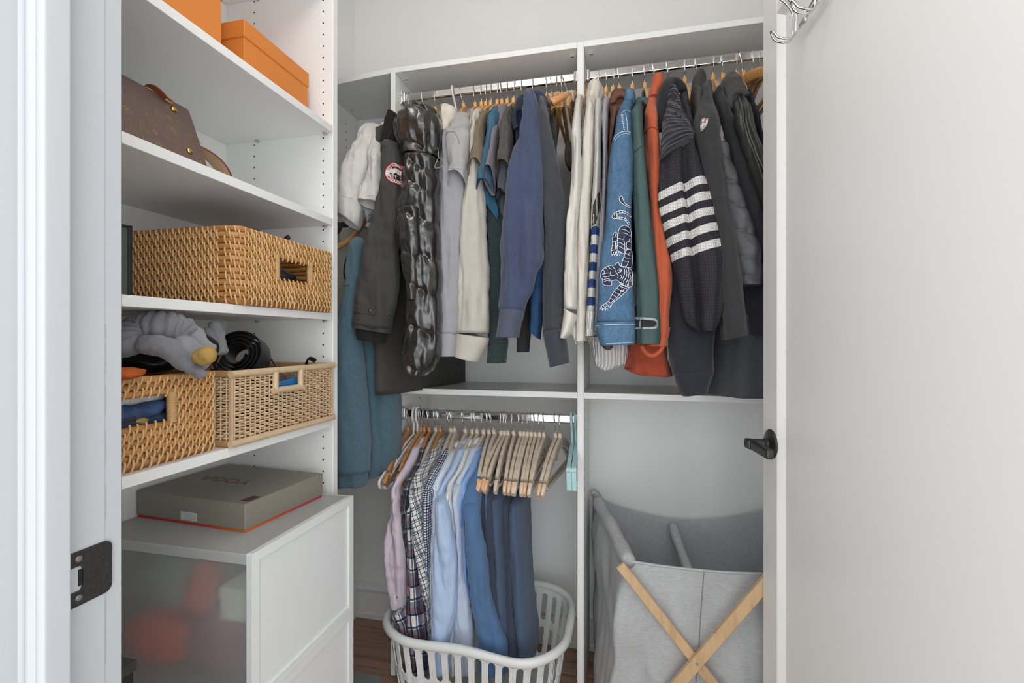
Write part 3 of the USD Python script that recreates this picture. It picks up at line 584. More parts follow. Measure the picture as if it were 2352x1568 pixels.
for k, (pp, r, m_) in enumerate((([(-.815, .50, S(-.122)), (-.81, .57, S(-.118)), (-.812, .64, S(-.125)), (-.82, .71, S(-.118))], .0135, BLUEC), ([(-.83, .50, S(-.105)), (-.825, .58, S(-.108)), (-.83, .65, S(-.103)), (-.835, .72, S(-.108))], .014, mat('white_print_cloth', 'c9cbd2', .8, var=.3, vscale=40)), ([(-.815, .50, S(-.146)), (-.81, .58, S(-.140)), (-.815, .66, S(-.146)), (-.82, .72, S(-.140))], .012, mat('dark_blue_cloth', '2b3a55', .8, var=.3, vscale=40)), ([(-.81, .655, S(-.143)), (-.812, .68, S(-.14))], .008, MUS))):
    part(t, 'fold', sock(pp, [r]*4 if len(pp) > 2 else [r]*2) if len(pp) > 2 else blob(pp[0], (r, r*2, r), 3), m_, smooth=True)
v, f = blob((-.93, .64, S(-.13)), (.12, .13, .05), 12, .2); v[:, 2] = np.maximum(v[:, 2], s4+.012); single('cloth_bundle', (v, f), felt('charcoal_felt', '33343a'), 'dark cloth lying deep inside the left rattan basket', 'cloth', smooth=True)
v, f = blob((-.88, .99, S(.145)), (.09, .11, .045), 13, .2); v[:, 2] = np.maximum(v[:, 2], s3+.012); single('cloth_bundle', (v, f), mat('black_satin_cloth', '2a2b2d', .4, bump=.4, bscale=80, var=.3, vscale=30), 'black glossy cloth seen through the large basket handle hole', 'cloth', smooth=True)
t = thing('strap', 'black curved strap end showing above the large basket rim', 'strap', A(662, 548, 1.06)); part(t, 'tip', sock([A(660, 575, 1.06), A(658, 552, 1.055), A(664, 543, 1.05)], [.006, .0065, .006]), BLK, smooth=True)
v, f = blob((-.86, 1.0, S(-.14)), (.07, .13, .05), 14, .2); v[:, 2] = np.maximum(v[:, 2], s4+.012); single('cloth_bundle', (v, f), LEATH, 'black leather goods heaped inside the pale wicker basket', 'leather goods', smooth=True)
t = thing('plastic_case', 'bright blue case seen through the wicker handle frame', 'case', (-.80, .98, S(-.12))); part(t, 'shell', turn(rbox((-.006, -.045, -.02), (.006, .05, .012), .004), rot((1, 0, 0), 8), (-.790, .99, S(-.112))), mat('bright_blue', '2f7fc4', .4), smooth=40)
t = thing('belt', 'black belt end standing up at the right of the wicker basket', 'belt', A(715, 826, 1.08)); part(t, 'tip', strap([A(704, 840, 1.08), A(707, 825, 1.08), A(724, 829, 1.075)], (.5, 0, .5), .016, .004)[0], LEATH)
# ================= clothes: tools =================
from scipy.interpolate import PchipInterpolator
def fabric(name, col, var=.07, vs=60, bump=.5, bs=380, rough=.88, sheen=.08, fibre=.16, fs=520, stretch=(1, 1, .6), dim=.84, **k):
    if dim > .845: fibre *= .4; var *= .6
    return mat(name, col, rough, bump=bump, bscale=bs, var=var, vscale=vs, sheen=sheen*.5, fibre=fibre, fscale=fs, stretch=stretch, spec=.25, dim=dim, **k)
def rowpts(rows, Y):
    L, R = [], []
    for q in rows:
        if np.ndim(q[0]) == 0:
            y = q[3] if len(q) > 3 else Y; a, b = (q[1], q[0]), (q[2], q[0])
        else:
            y = q[2] if len(q) > 2 else Y; a, b = q[0], q[1]
        L.append(atY(a[0], a[1], y)); R.append(atY(b[0], b[1], y))
    return np.array(L), np.array(R)
def loft(rows, Y=1.34, hd=.035, n=44, rings=64, fold=.009, wr=.0022, seed=0, power=2.3, tilt=0., open_end=True, shape=None, ff=(34, 22, 3.2), wf=(38, 38, 42), close=.5, cr=.0055, arch=0.):
    L, R = rowpts(rows, Y); M = (L+R)/2
    s = np.r_[0, np.cumsum(np.linalg.norm(np.diff(M, axis=0), axis=1)+1e-6)]; q = np.linspace(0, s[-1], rings)
    L, R = PchipInterpolator(s, L)(q), PchipInterpolator(s, R)(q); hds = np.interp(q, s, np.broadcast_to(hd, (len(s),))) if np.ndim(hd) else np.full(rings, hd)
    th = np.arange(n)/n*2*np.pi; c, sn = np.cos(th), np.sin(th); ex = 2/power
    cc, ss = np.sign(c)*np.abs(c)**ex, np.sign(sn)*np.abs(sn)**ex
    C, A = (L+R)/2, (R-L)/2; t = q/s[-1]
    # the top closes round
    k = np.clip(t/.03, .12, 1)**.5 if close else np.ones(rings)
    P = C[:, None]+(A*k[:, None])[:, None]*cc[None, :, None]; P[..., 1] += (hds*k)[:, None]*ss
    d = fold*np.tanh((meshkit.fbm(P*np.array(ff)+seed*7.3, 3, seed)-.5)*5)+wr*np.tanh((meshkit.fbm(P*np.array(wf)+seed*3.1, 2, seed+9)-.5)*5)
    if cr: d = d-cr*np.clip(1-np.abs(2*meshkit.fbm(P*np.array([26, 18, 1.7])+seed*5.1, 3, seed+3)-1), 0, 1)**9*np.clip(t[:, None]*3, 0, 1)
    if not open_end and close: d = d*np.clip((1.02-t[:, None])/.14, 0, 1)
    if shape is not None: d = d+shape(t[:, None], th[None], P)
    P[..., 1] += d*sn; un = A/np.linalg.norm(A, axis=1)[:, None]; P += (un[:, None]*(d*c*.5)[..., None])
    if arch: P[..., 2] += (arch*np.clip((t-.6)/.4, 0, 1)**2)[:, None]*(1-c**2)*(sn < 0)
    if tilt:
        w = np.clip((t-.5)/.5, 0, 1)**1.6; P[..., 2] -= (tilt*w)[:, None]*np.clip((ss+1)/2+.25*(meshkit.noise(P*30+seed)-.5), 0, 1)
    per = np.linalg.norm(np.roll(P, -1, 1)-P, axis=2); u = np.cumsum(per, 1)-per; u = u-u[:, n*3//4][:, None]
    uv = np.stack([u, np.repeat(q[:, None], n, 1)], -1)
    if open_end:
        c1 = P[-1].mean(0); back = (C[-6]-C[-1]); back = back/np.linalg.norm(back)
        i1 = c1+(P[-1]-c1)*.93+back*.0012; i2 = c1+(P[-1]-c1)*.86+back*.05
        P = np.concatenate([P, i1[None], i2[None]]); uv = np.concatenate([uv, uv[-1:], uv[-1:]+[0, .05]])
    out = skin(P, False, True, uv); LN[id(out[0])] = (out[0], n, rings); return out
def slab(xf, xb, th, zt, zh, yf=1.352, yb=1.782, drop=.105, seed=0, n=40, rings=40, fold=.004, low=None):
    """the body of a garment hanging edge-on: from the front edge (xf, yf) to the back edge (xb, yb)"""
    z = np.r_[np.linspace(zt, zt-drop, 9), np.linspace(zt-drop, zh, rings)[1:]]; t = np.clip((zt-z)/drop, 0, 1)
    half = (yb-yf)/2*(.26+.74*t**.8); half[0] *= .6; hx = th/2*(.45+.55*np.clip((zt-z)/.3, 0, 1))
    if low is not None: half = half*np.interp(z, [zh, zt-drop], [low, 1])
    cy, cx = (yf+yb)/2, (xf+xb)/2; dr = np.array([(xb-xf)/(yb-yf), 1.]); a = np.arange(n)/n*2*np.pi
    c, s = np.sign(np.cos(a))*np.abs(np.cos(a))**.8, np.sign(np.sin(a))*np.abs(np.sin(a))**.6
    P = np.zeros((len(z), n, 3)); P[..., 0] = cx+dr[0]*half[:, None]*s+hx[:, None]*c; P[..., 1] = cy+half[:, None]*s; P[..., 2] = z[:, None]
    P[..., 0] += fold*(meshkit.fbm(P*np.array([14, 22, 4])+seed, 3, seed)-.5)*2
    uv = np.stack([np.broadcast_to(a/6.283*(yb-yf)*2, P.shape[:2]), np.broadcast_to((zt-z)[:, None], P.shape[:2])], -1)
    return skin(P, False, True, uv)
def neckx(px, py=240): return atY(px, py, YR)[0]
def garment(name, label, cat_, px, rows, m, zh=None, Y=1.34, cuff=None, cm=None, body=True, upper=True, th=.022, group=None, bm=None, bx=None, **k):
    """one garment: its body hangs from the rod at pixel column px, its front sleeve follows the measured rows"""
    zr = ZR if upper else ZR2; x0 = neckx(px, 240 if upper else 1000); t = thing(name, label, cat_, (x0, YR, zr-.09), group)
    L, R = rowpts(rows, Y); xs = (L+R)[:, 0]/2; xf = float(np.median(xs)) if bx is None else bx
    if body: part(t, 'body', slab(xf, x0+(x0-xf)*.6, th, zr-.084, zh if zh else zr-.70, seed=len(rows), drop=.145, yf=1.372), bm or m, smooth=True)
    if cuff and k.get('tilt'):
        q = cuff[0]; q = q if np.ndim(q[0]) else ((q[1], q[0]), (q[2], q[0])); rows = list(rows)+list(cuff[1:]); cuff = None
        sm = loft(rows, Y, **k)[0]; a, b = np.array(q[0], float), np.array(q[1], float); w = (b-a)*.17
        part(t, 'hem_seam', tube(on_sleeve(sm, xz([tuple(a+w+(b-a-2*w)*i/7) for i in range(8)], Y-.03), .0004), .0008, 5), m, smooth=True)
    k.setdefault('open_end', cuff is None); part(t, 'sleeve', loft(rows, Y, **k), m, smooth=True); k.pop('open_end')
    if cuff:
        kk = {a: b for a, b in k.items() if a not in ('shape', 'tilt')}; kk['rings'] = 18; kk['close'] = 0; kk['wr'] = .0005; kk['fold'] = .002
        if np.ndim(kk.get('hd', .03)): kk['hd'] = kk['hd'][-1]
        q = cuff[0]; up = lambda p, d: (p[0], p[1]-d)
        first = (q[0]-5,)+tuple(q[1:]) if np.ndim(q[0]) == 0 else tuple(up(c, 5) for c in q[:2])+tuple(q[2:])
        kk['hd'] = kk.get('hd', .03)+.0008; kk['cr'] = 0
        part(t, 'cuff', loft([first]+list(cuff), Y, **kk), cm or m, smooth=True)
    return t
def surf(mesh, px, py, off=.0012, Y=1.34):
    """the point of a sleeve's front that the measured outline point falls on"""
    v = mesh; p = atY(px, py, Y); d = ray(px, py); 
    return p
SURF, LN = {}, {}
def on_sleeve(V, pts, off=.0015):
    """lays 2-D outline points (x, z in metres) on the front of the lofted vertices V"""
    from scipy.interpolate import LinearNDInterpolator, NearestNDInterpolator
    if id(V) not in SURF:
        n, r = LN[id(V)][1:]; j = np.arange(n*r) % n; f = V[:n*r][(j > n*.53) & (j < n*.97)]
        SURF[id(V)] = (V, LinearNDInterpolator(f[:, [0, 2]], f[:, 1]), NearestNDInterpolator(f[:, [0, 2]], f[:, 1]))
    _, a, b = SURF[id(V)]; pts = np.asarray(pts); y = a(pts); y = np.where(np.isnan(y), b(pts), y)
    return np.c_[pts[:, 0], y-off, pts[:, 1]]
def decal(V, poly, off=.0012, step=.004, thick=.0006):
    """a flat patch or stitching laid on a sleeve: poly in (x, z)"""
    ms = []
    for g in getattr(poly, 'geoms', [poly]):
        if g.area < 1e-8: continue
        b = g.bounds; cells = []
        for x in np.arange(b[0]-1e-4, b[2], step):
            for z in np.arange(b[1]-1e-4, b[3], step):
                c = g.intersection(shapely.box(x, z, x+step, z+step))
                cells += [h for h in getattr(c, 'geoms', [c]) if h.geom_type == 'Polygon' and h.area > 1e-9]
        for h in cells:
            v, f = trimesh.creation.triangulate_polygon(h, engine='earcut')
            p = on_sleeve(V, v, off); n = len(p); q = p+[0, thick, 0]
            ms.append((np.vstack([p, q]), np.vstack([f, f[:, ::-1]+n])))
    return cat(*ms)
def xz(pts, Y): return [tuple(atY(a, b, Y)[[0, 2]]) for a, b in pts]
def uvmat(name, cu, cv, pu, pv, rough=.85, ang=0., fibre=.08, bump=.25):
    """woven check: two repeating runs of colour, multiplied; stops are (position, sRGB hex)"""
    st = lambda r: [(a, cloth(c, 1.0)) for a, c in r]
    n = {'u': ('texture_coordinate', {}), 'mp': ('mapping', dict(scale=(1/pu, 1/pv, 1), rotation=(0, 0, math.radians(ang)))), 'fr': ('vector_math', dict(math_type='fraction')), 's': ('separate_xyz', {}),
         'ru': ('rgb_ramp', dict(ramp=st(cu), interpolate=False)), 'rv': ('rgb_ramp', dict(ramp=st(cv), interpolate=False)), 'mx': ('vector_math', dict(math_type='multiply')),
         'g': ('geometry', {}), 'nb': ('noise_texture', dict(scale=900., detail=3.)), 'bp': ('bump', dict(strength=bump, distance=.001)), 'p': ('principled_bsdf', dict(roughness=rough, sheen_weight=.15, specular_ior_level=.25))}
    LOOK[name] = usdkit.material(stage, '/World/Looks/'+name, n, [('u.UV', 'mp.vector'), ('mp.vector', 'fr.vector1'), ('fr.vector', 's.vector'), ('s.x', 'ru.fac'), ('s.y', 'rv.fac'), ('ru.color', 'mx.vector1'), ('rv.color', 'mx.vector2'), ('mx.vector', 'p.base_color'), ('g.position', 'nb.vector'), ('nb.fac', 'bp.height'), ('bp.normal', 'p.normal')], surface='p.BSDF')
    return LOOK[name]
def ribmat(name, col, period, axis='x', depth=.5, var=.08, rough=.9, dark=.55, dist=.3):
    """knitted ribs following the sleeve's own coordinates"""
    c = cloth(col)
    n = {'u': ('texture_coordinate', {}), 'mp': ('mapping', dict(scale=(1/period,)*3)), 'w': ('wave_texture', dict(bands_direction=axis, scale=.31831, distortion=dist, detail=1.)), 'g': ('geometry', {}), 'nz': ('noise_texture', dict(scale=700., detail=3.)),
         'r': ('rgb_ramp', dict(ramp=[(0, tuple(x*dark for x in c)), (.6, c), (1, tuple(min(1, x*1.15) for x in c))])), 'rn': ('rgb_ramp', dict(ramp=[(.3, (1-var*2,)*3), (.7, (1+var*2,)*3)])), 'mx': ('vector_math', dict(math_type='multiply')), 'bp': ('bump', dict(strength=depth, distance=.003)), 'p': ('principled_bsdf', dict(roughness=rough, sheen_weight=.2, specular_ior_level=.2))}
    LOOK[name] = usdkit.material(stage, '/World/Looks/'+name, n, [('u.UV', 'mp.vector'), ('mp.vector', 'w.vector'), ('w.fac', 'r.fac'), ('g.position', 'nz.vector'), ('nz.fac', 'rn.fac'), ('r.color', 'mx.vector1'), ('rn.color', 'mx.vector2'), ('mx.vector', 'p.base_color'), ('w.fac', 'bp.height'), ('bp.normal', 'p.normal')], surface='p.BSDF')
    return LOOK[name]

# ================= hangers =================
WOODN = wood('hanger_beech', 'dba868', 'c89355', (9, 60, 60), .25)
WOODB = wood('hanger_brown', 'b98655', '9c6c42', (9, 60, 60), .25)
WOODG = wood('hanger_greige', 'cdbeab', 'baaa96', (9, 60, 60), .25)
WOODT = mat('lacquered_tip', 'e0b48c', .15, coat=.6, var=.05, vscale=40)
WOODTG = mat('lacquered_tip_pale', 'd2c0ac', .15, coat=.6, var=.05, vscale=40)
def hook_wire(r=.0017, z0=-.088):
    a = np.radians(np.linspace(-35, 180, 26)); R = .0132
    p = [(0, R*math.cos(x), -.0115+R*math.sin(x)) for x in a]
    p += [(0, -.0134, -.024), (0, -.0122, -.036), (0, -.006, -.047), (0, -.001, -.055), (0, 0, -.063), (0, 0, z0)]
    return tube(spline(p, 60), r, 8)
def arm_sections(sgn, curvef, w0=.034, w1=.022, y1=.222, low=0.):
    ys = np.linspace(0, 1, 26); out = []
    for q in ys:
        y = q*y1; z = -.091-.016*q-.062*q**1.35-.036*q**3-low*q; h = (w0+(w1-w0)*q)*(1 if q < .97 else .8); x = curvef*(q**1.7)
        tck = .0062 if q < .97 else .005
        sl = -(.016+.062*1.35*q**.35+.108*q**2)/y1; nrm = np.array([0, -sl*sgn, 1.]); nrm /= np.linalg.norm(nrm)
        a = np.arange(14)/14*2*np.pi; c, s = np.sign(np.cos(a))*np.abs(np.cos(a))**.55, np.sign(np.sin(a))*np.abs(np.sin(a))**.55
        out.append([np.array([x, sgn*y, z])+np.array([1., 0, 0])*tck*ci+nrm*h/2*si for ci, si in zip(c, s)])
    return np.array(out)
def wood_hanger(name, m, tip, label, group, curvef=0., bar=True, y1=.222, low=0., **k):
    t = thing(name, label, 'hanger', (0, 0, 0), group)
    part(t, 'hook', hook_wire(), CHROME, smooth=True)
    part(t, 'neck', rbox((-.0066, -.0125, -.112), (.0066, .0125, -.0615), .005), m, smooth=40)
    a, b = arm_sections(-1, curvef, y1=y1, low=low), arm_sections(1, curvef, y1=y1, low=low)
    nt = 22
    part(t, 'shoulder_bar', skin(np.concatenate([a[nt-1::-1][:, ::-1], b[1:nt][:, ::1] if 0 else np.array([[np.array([p[0], -p[1], p[2]]) for p in r] for r in a[1:nt]])[:, ::-1]]), False, True)[:2], m, smooth=40)
    for sec in (a[nt:], np.array([[np.array([p[0], -p[1], p[2]]) for p in r] for r in a[nt:]])):
        c = sec.mean(1, keepdims=True); sec = c+(sec-c)*np.array([1.02]*3); part(t, 'end_grip', skin(sec, False, True)[:2], tip, smooth=40)
    if bar: part(t, 'trouser_bar', tube([(curvef*.6, -.178, -.196), (curvef*.6, .178, -.196)], .0052, 10), m, smooth=True)
    return t
protos = {}
def hang(kind, px, neck=None, tip=None, upper=True, label='', group=None):
    """hangs a hanger with its hook at pixel column px of the rod; neck and tip columns give its lean and turn"""
    z = (ZR if upper else ZR2)+.0155; py = 778.5-(z-H)*1092/1.6; x = atY(px, py, YR)[0]
    ln = 0. if neck is None else (atY(neck, py+40, YR)[0]-x)/.075
    ry = -math.degrees(math.asin(max(-.3, min(.3, ln)))); x2 = x+(.085*ln)
    rz = 0.
    if tip is not None:
        xt = atY(tip, 778.5-(z-.2-H)*1092/1.37, YR-.222)[0]; rz = math.degrees(math.asin(max(-.6, min(.6, (xt-x2)/.222))))
    if kind not in protos:
        protos[kind] = KINDS[kind](label, group); place(protos[kind], (x, YR, z), rz, ry); return protos[kind]
    p = copy(protos[kind], (x, YR, z), rz, label, group, ry); 
    stage.GetPrimAtPath(p).SetCustomDataByKey('category', 'hanger'); return p
def plastic_hanger(label, group, col='e6dedb', name='plastic_hanger'):
    m = mat('pink_white_plastic', col, .35)
    t = thing(name, label, 'hanger', (0, 0, 0), group)
    part(t, 'hook', turn(hook_wire(.0042, -.095), np.eye(3), (0, 0, .0028)), m, smooth=True)
    for s in (-1, 1):
        p = spline([(0, 0, -.092), (0, s*.05, -.112), (0, s*.13, -.153), (0, s*.19, -.188), (0, s*.208, -.203), (0, s*.205, -.218), (0, s*.185, -.224), (0, s*.16, -.216)], 50)
        part(t, 'arm', tube(p, .0048, 10), m, smooth=True)
        part(t, 'inner_arm', tube(spline([(0, s*.05, -.125), (0, s*.13, -.165), (0, s*.175, -.192), (0, s*.19, -.205)], 30), .0036, 8), m, smooth=True)
    part(t, 'cross_bar', tube([(0, -.165, -.219), (0, .165, -.219)], .003, 8), m, smooth=True)
    for s in (-1, 1):
        for y in (.085, .11, .135): part(t, 'bridge', box((-.002, s*y-.0015, -.168+.0 if y > .1 else -.15), (.002, s*y+.0015, -.135 if y < .1 else -.145), .0005), m)
    return t
def clip_hanger(label, group):
    m = mat('mint_plastic', 'a9cdd0', .3)
    t = thing('clip_hanger', label, 'hanger', (0, 0, 0), group)
    part(t, 'hook', turn(hook_wire(.0042, -.10), np.eye(3), (0, 0, .0028)), m, smooth=True)
    part(t, 'collar', lathe([(.0001, -.094), (.0066, -.094), (.0066, -.098), (.0058, -.0985), (.0066, -.099), (.0066, -.103), (.0001, -.103)], 16), m)
    part(t, 'shoulder_bar', skin(np.array([[(-.006, y, z+h), (.006, y, z+h), (.006, y, z), (-.006, y, z)] for y, z, h in ((-.17, -.142, .012), (-.12, -.132, .014), (-.03, -.114, .016), (0, -.110, .016), (.03, -.114, .016), (.12, -.132, .014), (.17, -.142, .012))]), False, True)[:2], m, smooth=20)
    for s in (-1, 1):
        part(t, 'clip', cat(rbox((-.0085, s*.165-.008, -.158), (.0085, s*.165+.008, -.132), .003), rbox((-.0075, s*.176-.003, -.196), (.0075, s*.176+.003, -.142), .0028)), m, smooth=30)
    return t
KINDS = {
    'natural': lambda l, g: wood_hanger('wooden_hanger', WOODN, WOODN, l, g),
    'inside': lambda l, g: wood_hanger('wooden_hanger', WOODN, WOODN, l, g, bar=False, y1=.165, low=.035),
    'brown': lambda l, g: wood_hanger('wooden_hanger', WOODB, WOODB, l, g),
    'greige': lambda l, g: wood_hanger('wooden_hanger', WOODG, WOODT, l, g, -.008),
    'greige_pale': lambda l, g: wood_hanger('wooden_hanger', WOODG, WOODTG, l, g, -.004),
    'plastic': lambda l, g: plastic_hanger(l, g), 'clip': lambda l, g: clip_hanger(l, g)}
# ================= the upper rod, left bay =================
UPG = 'hangers on the upper rod'
G = garment
# corner beside the shelves
FLEECE = fabric('teal_fleece', '527382', .10, 90, .9, 420, .95, .5, .22, 700, (1, 1, 1))
CREAM = fabric('cream_cloth', 'd8d1c2', .05, dim=.9)
t = thing('cream_jacket', 'cream jacket with dark piping hanging in the corner behind the teal fleece', 'jacket', (-.93, 1.45, 1.3))
part(t, 'body', loft([(520, 800, 860), (560, 778, 850), (640, 770, 845), (760, 768, 830), (830, 768, 810)], 1.50, .05, seed=3), CREAM, smooth=True)
part(t, 'piping', tube(curve([atY(a, b, 1.445) for a, b in ((815, 555), (797, 590), (790, 625), (797, 650))], 30), .0022, 6), BLK, smooth=True)
v, f = blob(atY(790, 535, 1.50), (.05, .05, .035), 21, .2); single('cap', (v, f), fabric('brown_black_felt', '4a4441'), 'dark brown cap on the corner hanger behind the white shirt sleeve', 'cap', smooth=True)
t = thing('wooden_hanger', 'curved wooden hanger in the corner carrying the cream jacket', 'hanger', (-.9, 1.4, 1.4))
P_ = [atY(a, b, y) for a, b, y in ((843, 496, 1.50), (834, 512, 1.47), (818, 534, 1.43), (800, 552, 1.39), (776, 566, 1.35), (764, 575, 1.32))]
part(t, 'shoulder_bar', turn(tube(curve(P_, 30), np.linspace(.010, .0085, 30), 10), np.eye(3)), WOODN, smooth=True)
part(t, 'hook', tube([P_[0], P_[0]+[0, 0, .06]], .002, 8), CHROME)
t = thing('fleece_jacket', 'long teal fleece jacket hanging in the corner left of the black parka', 'jacket', (-.86, 1.4, .8))
part(t, 'body', loft([(565, 828, 850), (760, 812, 880), (900, 815, 915), (1000, 838, 917), (1050, 845, 911), (1088, 848, 885)], 1.42, .06, fold=.012, seed=5), FLEECE, smooth=True)
part(t, 'sleeve', loft([(546, 815, 838), (600, 803, 836), (660, 795, 830), (700, 786, 826), (760, 775, 826), (850, 766, 834), (950, 764, 840), (1040, 765, 848), (1082, 770, 848)], 1.31, .04, fold=.01, seed=6, open_end=False), FLEECE, smooth=True)
part(t, 'cuff', loft([(1080, 771, 847), (1092, 774, 843), (1104, 773, 845), (1114, 776, 840)], 1.31, .036, rings=16, close=0, shape=lambda t, a, P: .0022*np.sin(a*26)), FLEECE, smooth=True)
part(t, 'seam', tube(on_sleeve(loft([(640, 797, 829), (680, 790, 827)], 1.31, .04, fold=0, wr=0, close=0, open_end=False)[0], xz([(797, 659), (810, 657), (822, 658)], 1.30)), .0012, 6), mat('dark_teal_seam', '2c4552', .9))
# white tee and off-white tee
TEE = lambda n, c, **k: fabric(n, c, **k)
WT, OW = fabric('white_jersey', 'dcd8d1', .03, dim=.95), fabric('offwhite_jersey', 'd9d5cd', .05, 200, dim=.95)
t = G('shirt', 'short-sleeved white sweatshirt at the left end, its sleeve against the shelf panel', 'shirt', 922, [((848, 293), (882, 287), 1.45), ((829, 319), (866, 325), 1.38), ((800, 366), (852, 368)), ((776, 410), (846, 415)), ((768, 448), (836, 460))], WT, ZR-.42, 1.33, hd=.045, tilt=.03, bx=-.80, cuff=[((768, 449), (836, 461)), ((770, 468), (832, 486)), ((779, 490), (822, 508))])
t = G('shirt', 'off-white short-sleeved shirt hanging between the white sweatshirt and the black parka', 'shirt', 927, [((868, 312), (886, 298), 1.43), ((856, 340), (882, 330), 1.37), ((848, 380), (878, 375)), ((832, 440), (876, 436))], OW, ZR-.42, 1.31, hd=.035, bx=-.77, cuff=[((830, 449), (876, 446)), ((827, 462), (873, 462))], tilt=.02)
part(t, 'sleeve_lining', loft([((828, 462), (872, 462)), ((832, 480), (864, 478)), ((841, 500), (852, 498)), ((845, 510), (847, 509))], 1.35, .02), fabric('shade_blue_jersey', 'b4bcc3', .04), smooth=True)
# parka
PK = fabric('black_cotton_shell', '4a4844', .10, 40, .3, 600, .75, .15)
PK2 = fabric('black_lining', '262524', .1)
t = thing('parka', 'long black parka with a round red sleeve patch left of the glossy puffer', 'parka', (neckx(932), YR, ZR-.1))
part(t, 'body', slab(-.735, -.612, .06, ZR-.10, H-.1735, 1.335, 1.80, seed=3), PK, smooth=True)
PKV = loft([(330, 888, 912, 1.37), (355, 884, 920), (415, 877, 927), (493, 859, 926), (545, 850, 913), (587, 838, 911), (640, 828, 915), (690, 820, 911), (732, 815, 900), ((813, 745), (895, 758))], 1.30, .045, fold=.012, wr=.004, seed=8, open_end=False)
sl = part(t, 'sleeve', PKV, PK, smooth=True)
part(t, 'cuff_hem', loft([((813, 742), (896, 756)), ((812, 750), (894, 766))], 1.30, .047, rings=10, close=0), PK, smooth=True)
part(t, 'knit_cuff', loft([((822, 748), (888, 762)), ((824, 768), (886, 782)), ((826, 778), (884, 788))], 1.30, .034, rings=14, close=0), PK2, smooth=True)
V = PKV[0]
tb = part(sl, 'cuff_strap', decal(V, Polygon(xz([(816, 697), (868, 704), (876, 713), (868, 724), (814, 715)], 1.28)), .003, .008, .002), PK)
part(t, 'snap_button', turn(lathe([(.0001, .003), (.005, .0025), (.0062, 0)], 20), rot((1, 0, 0), 90), on_sleeve(V, xz([(860, 714)], 1.28), .004)[0]), mat('snap_grey', '5a5956', .4, .4), smooth=True)
part(t, 'snap_button', turn(lathe([(.0001, .002), (.003, .0018), (.004, 0)], 16), rot((1, 0, 0), 90), on_sleeve(V, xz([(889, 722)], 1.28), .003)[0]), BRASS, smooth=True)
part(t, 'seam', tube(on_sleeve(V, xz([(853, 537), (868, 538), (885, 544), (903, 558)], 1.28), .0008), .0009, 5), mat('brown_stitch', '6a5f52', .9))
col_ = loft([(254, 896, 902), (262, 892, 910), (290, 883, 915), (325, 875, 908), (360, 877, 896), (420, 876, 884)], 1.33, .02, fold=.003, seed=11, open_end=False)
cl = part(t, 'collar', col_, PK2, smooth=True)
part(cl, 'zip_teeth', cat(*[box(p-[.0014, .001, .0012], p+[.0014, .002, .0012], .0003) for p in on_sleeve(col_[0], [tuple(q) for q in spline(xz([(909, 264), (905, 285), (903, 300), (895, 325), (888, 350), (882, 385), (879, 410)], 1.32), 48)], .002)]), mat('dark_zip', '55524e', .4, .5), kind='stuff')
# round patch: red ring, white map, red lettering
pc = np.array(atY(909, 397, 1.262)[[0, 2]]); RED, PW, PN = mat('patch_red', 'b4202f', .8, bump=.3, bscale=900), mat('patch_white', 'd9d4cd', .8), mat('patch_navy', '2a2030', .8)
pa = part(t, 'round_patch', decal(V, Point(pc).buffer(.0295, 24), .0025, .004, .0012), RED, label='round red sleeve patch')
part(pa, 'white_ring', decal(V, Point(pc).buffer(.0275, 24).difference(Point(pc).buffer(.0185, 24)), .0033, .004), PW)
part(pa, 'centre_field', decal(V, Point(pc).buffer(.0180, 24), .0033, .004), PN)
mp_ = Polygon([(-.014, .003), (-.012, .008), (-.006, .009), (-.002, .007), (.002, .010), (.007, .009), (.011, .006), (.010, .001), (.012, -.004), (.006, -.005), (.002, -.002), (-.002, -.007), (-.006, -.003), (-.012, -.002)])
part(pa, 'map_shape', decal(V, shapely.affinity.translate(shapely.affinity.scale(mp_, 1.1, 1.1), pc[0]-.002, pc[1]+.002), .0058, .004), PW)
part(pa, 'rays', decal(V, shapely.union_all([LineString([pc+.0085*np.array([math.cos(a), math.sin(a)]), pc+.0165*np.array([math.cos(a), math.sin(a)])]).buffer(.0007) for a in np.radians(np.arange(195, 346, 15))]), .0048, .004), PW)
part(pa, 'map_dot', decal(V, Point(pc+[.003, 0]).buffer(.002), .0066, .004), RED)
def arc_text(txt, c, r, a0, a1, h, flip=False):
    g = []
    for ch, a in zip(txt, np.linspace(a0, a1, len(txt))):
        if ch == ' ': continue
        m = meshkit.text_mesh(ch, h, .001, True); v = np.array(m.vertices); p = [Polygon(v[f][:, :2]) for f in m.faces if abs(np.cross(v[f[1]][:2]-v[f[0]][:2], v[f[2]][:2]-v[f[0]][:2])) > 1e-12 and np.ptp(v[f][:, 2]) < 1e-9]
        u = shapely.union_all([q.buffer(1e-6) for q in p]); u = shapely.affinity.translate(u, -(v[:, 0].min()+v[:, 0].max())/2, -h/2); ar = math.radians(a)
        g.append(shapely.affinity.translate(shapely.affinity.rotate(u, a-90+(180 if flip else 0), origin=(0, 0)), c[0]+r*math.cos(ar), c[1]+r*math.sin(ar)))
    return shapely.union_all(g)
part(pa, 'lettering', decal(V, shapely.union_all([arc_text('CANADA GOOSE', pc, .0228, 150, 30, .0052), arc_text('ARCTIC PROGRAM', pc, .0228, 205, 335, .0044, True)]), .0048, .004), RED)
hang('inside', 925, 921, 878, True, 'natural wooden hanger carrying the black parka', UPG)
hang('inside', 940, 942, None, True, 'natural wooden hanger between the parka hanger and the puffer hanger', UPG)
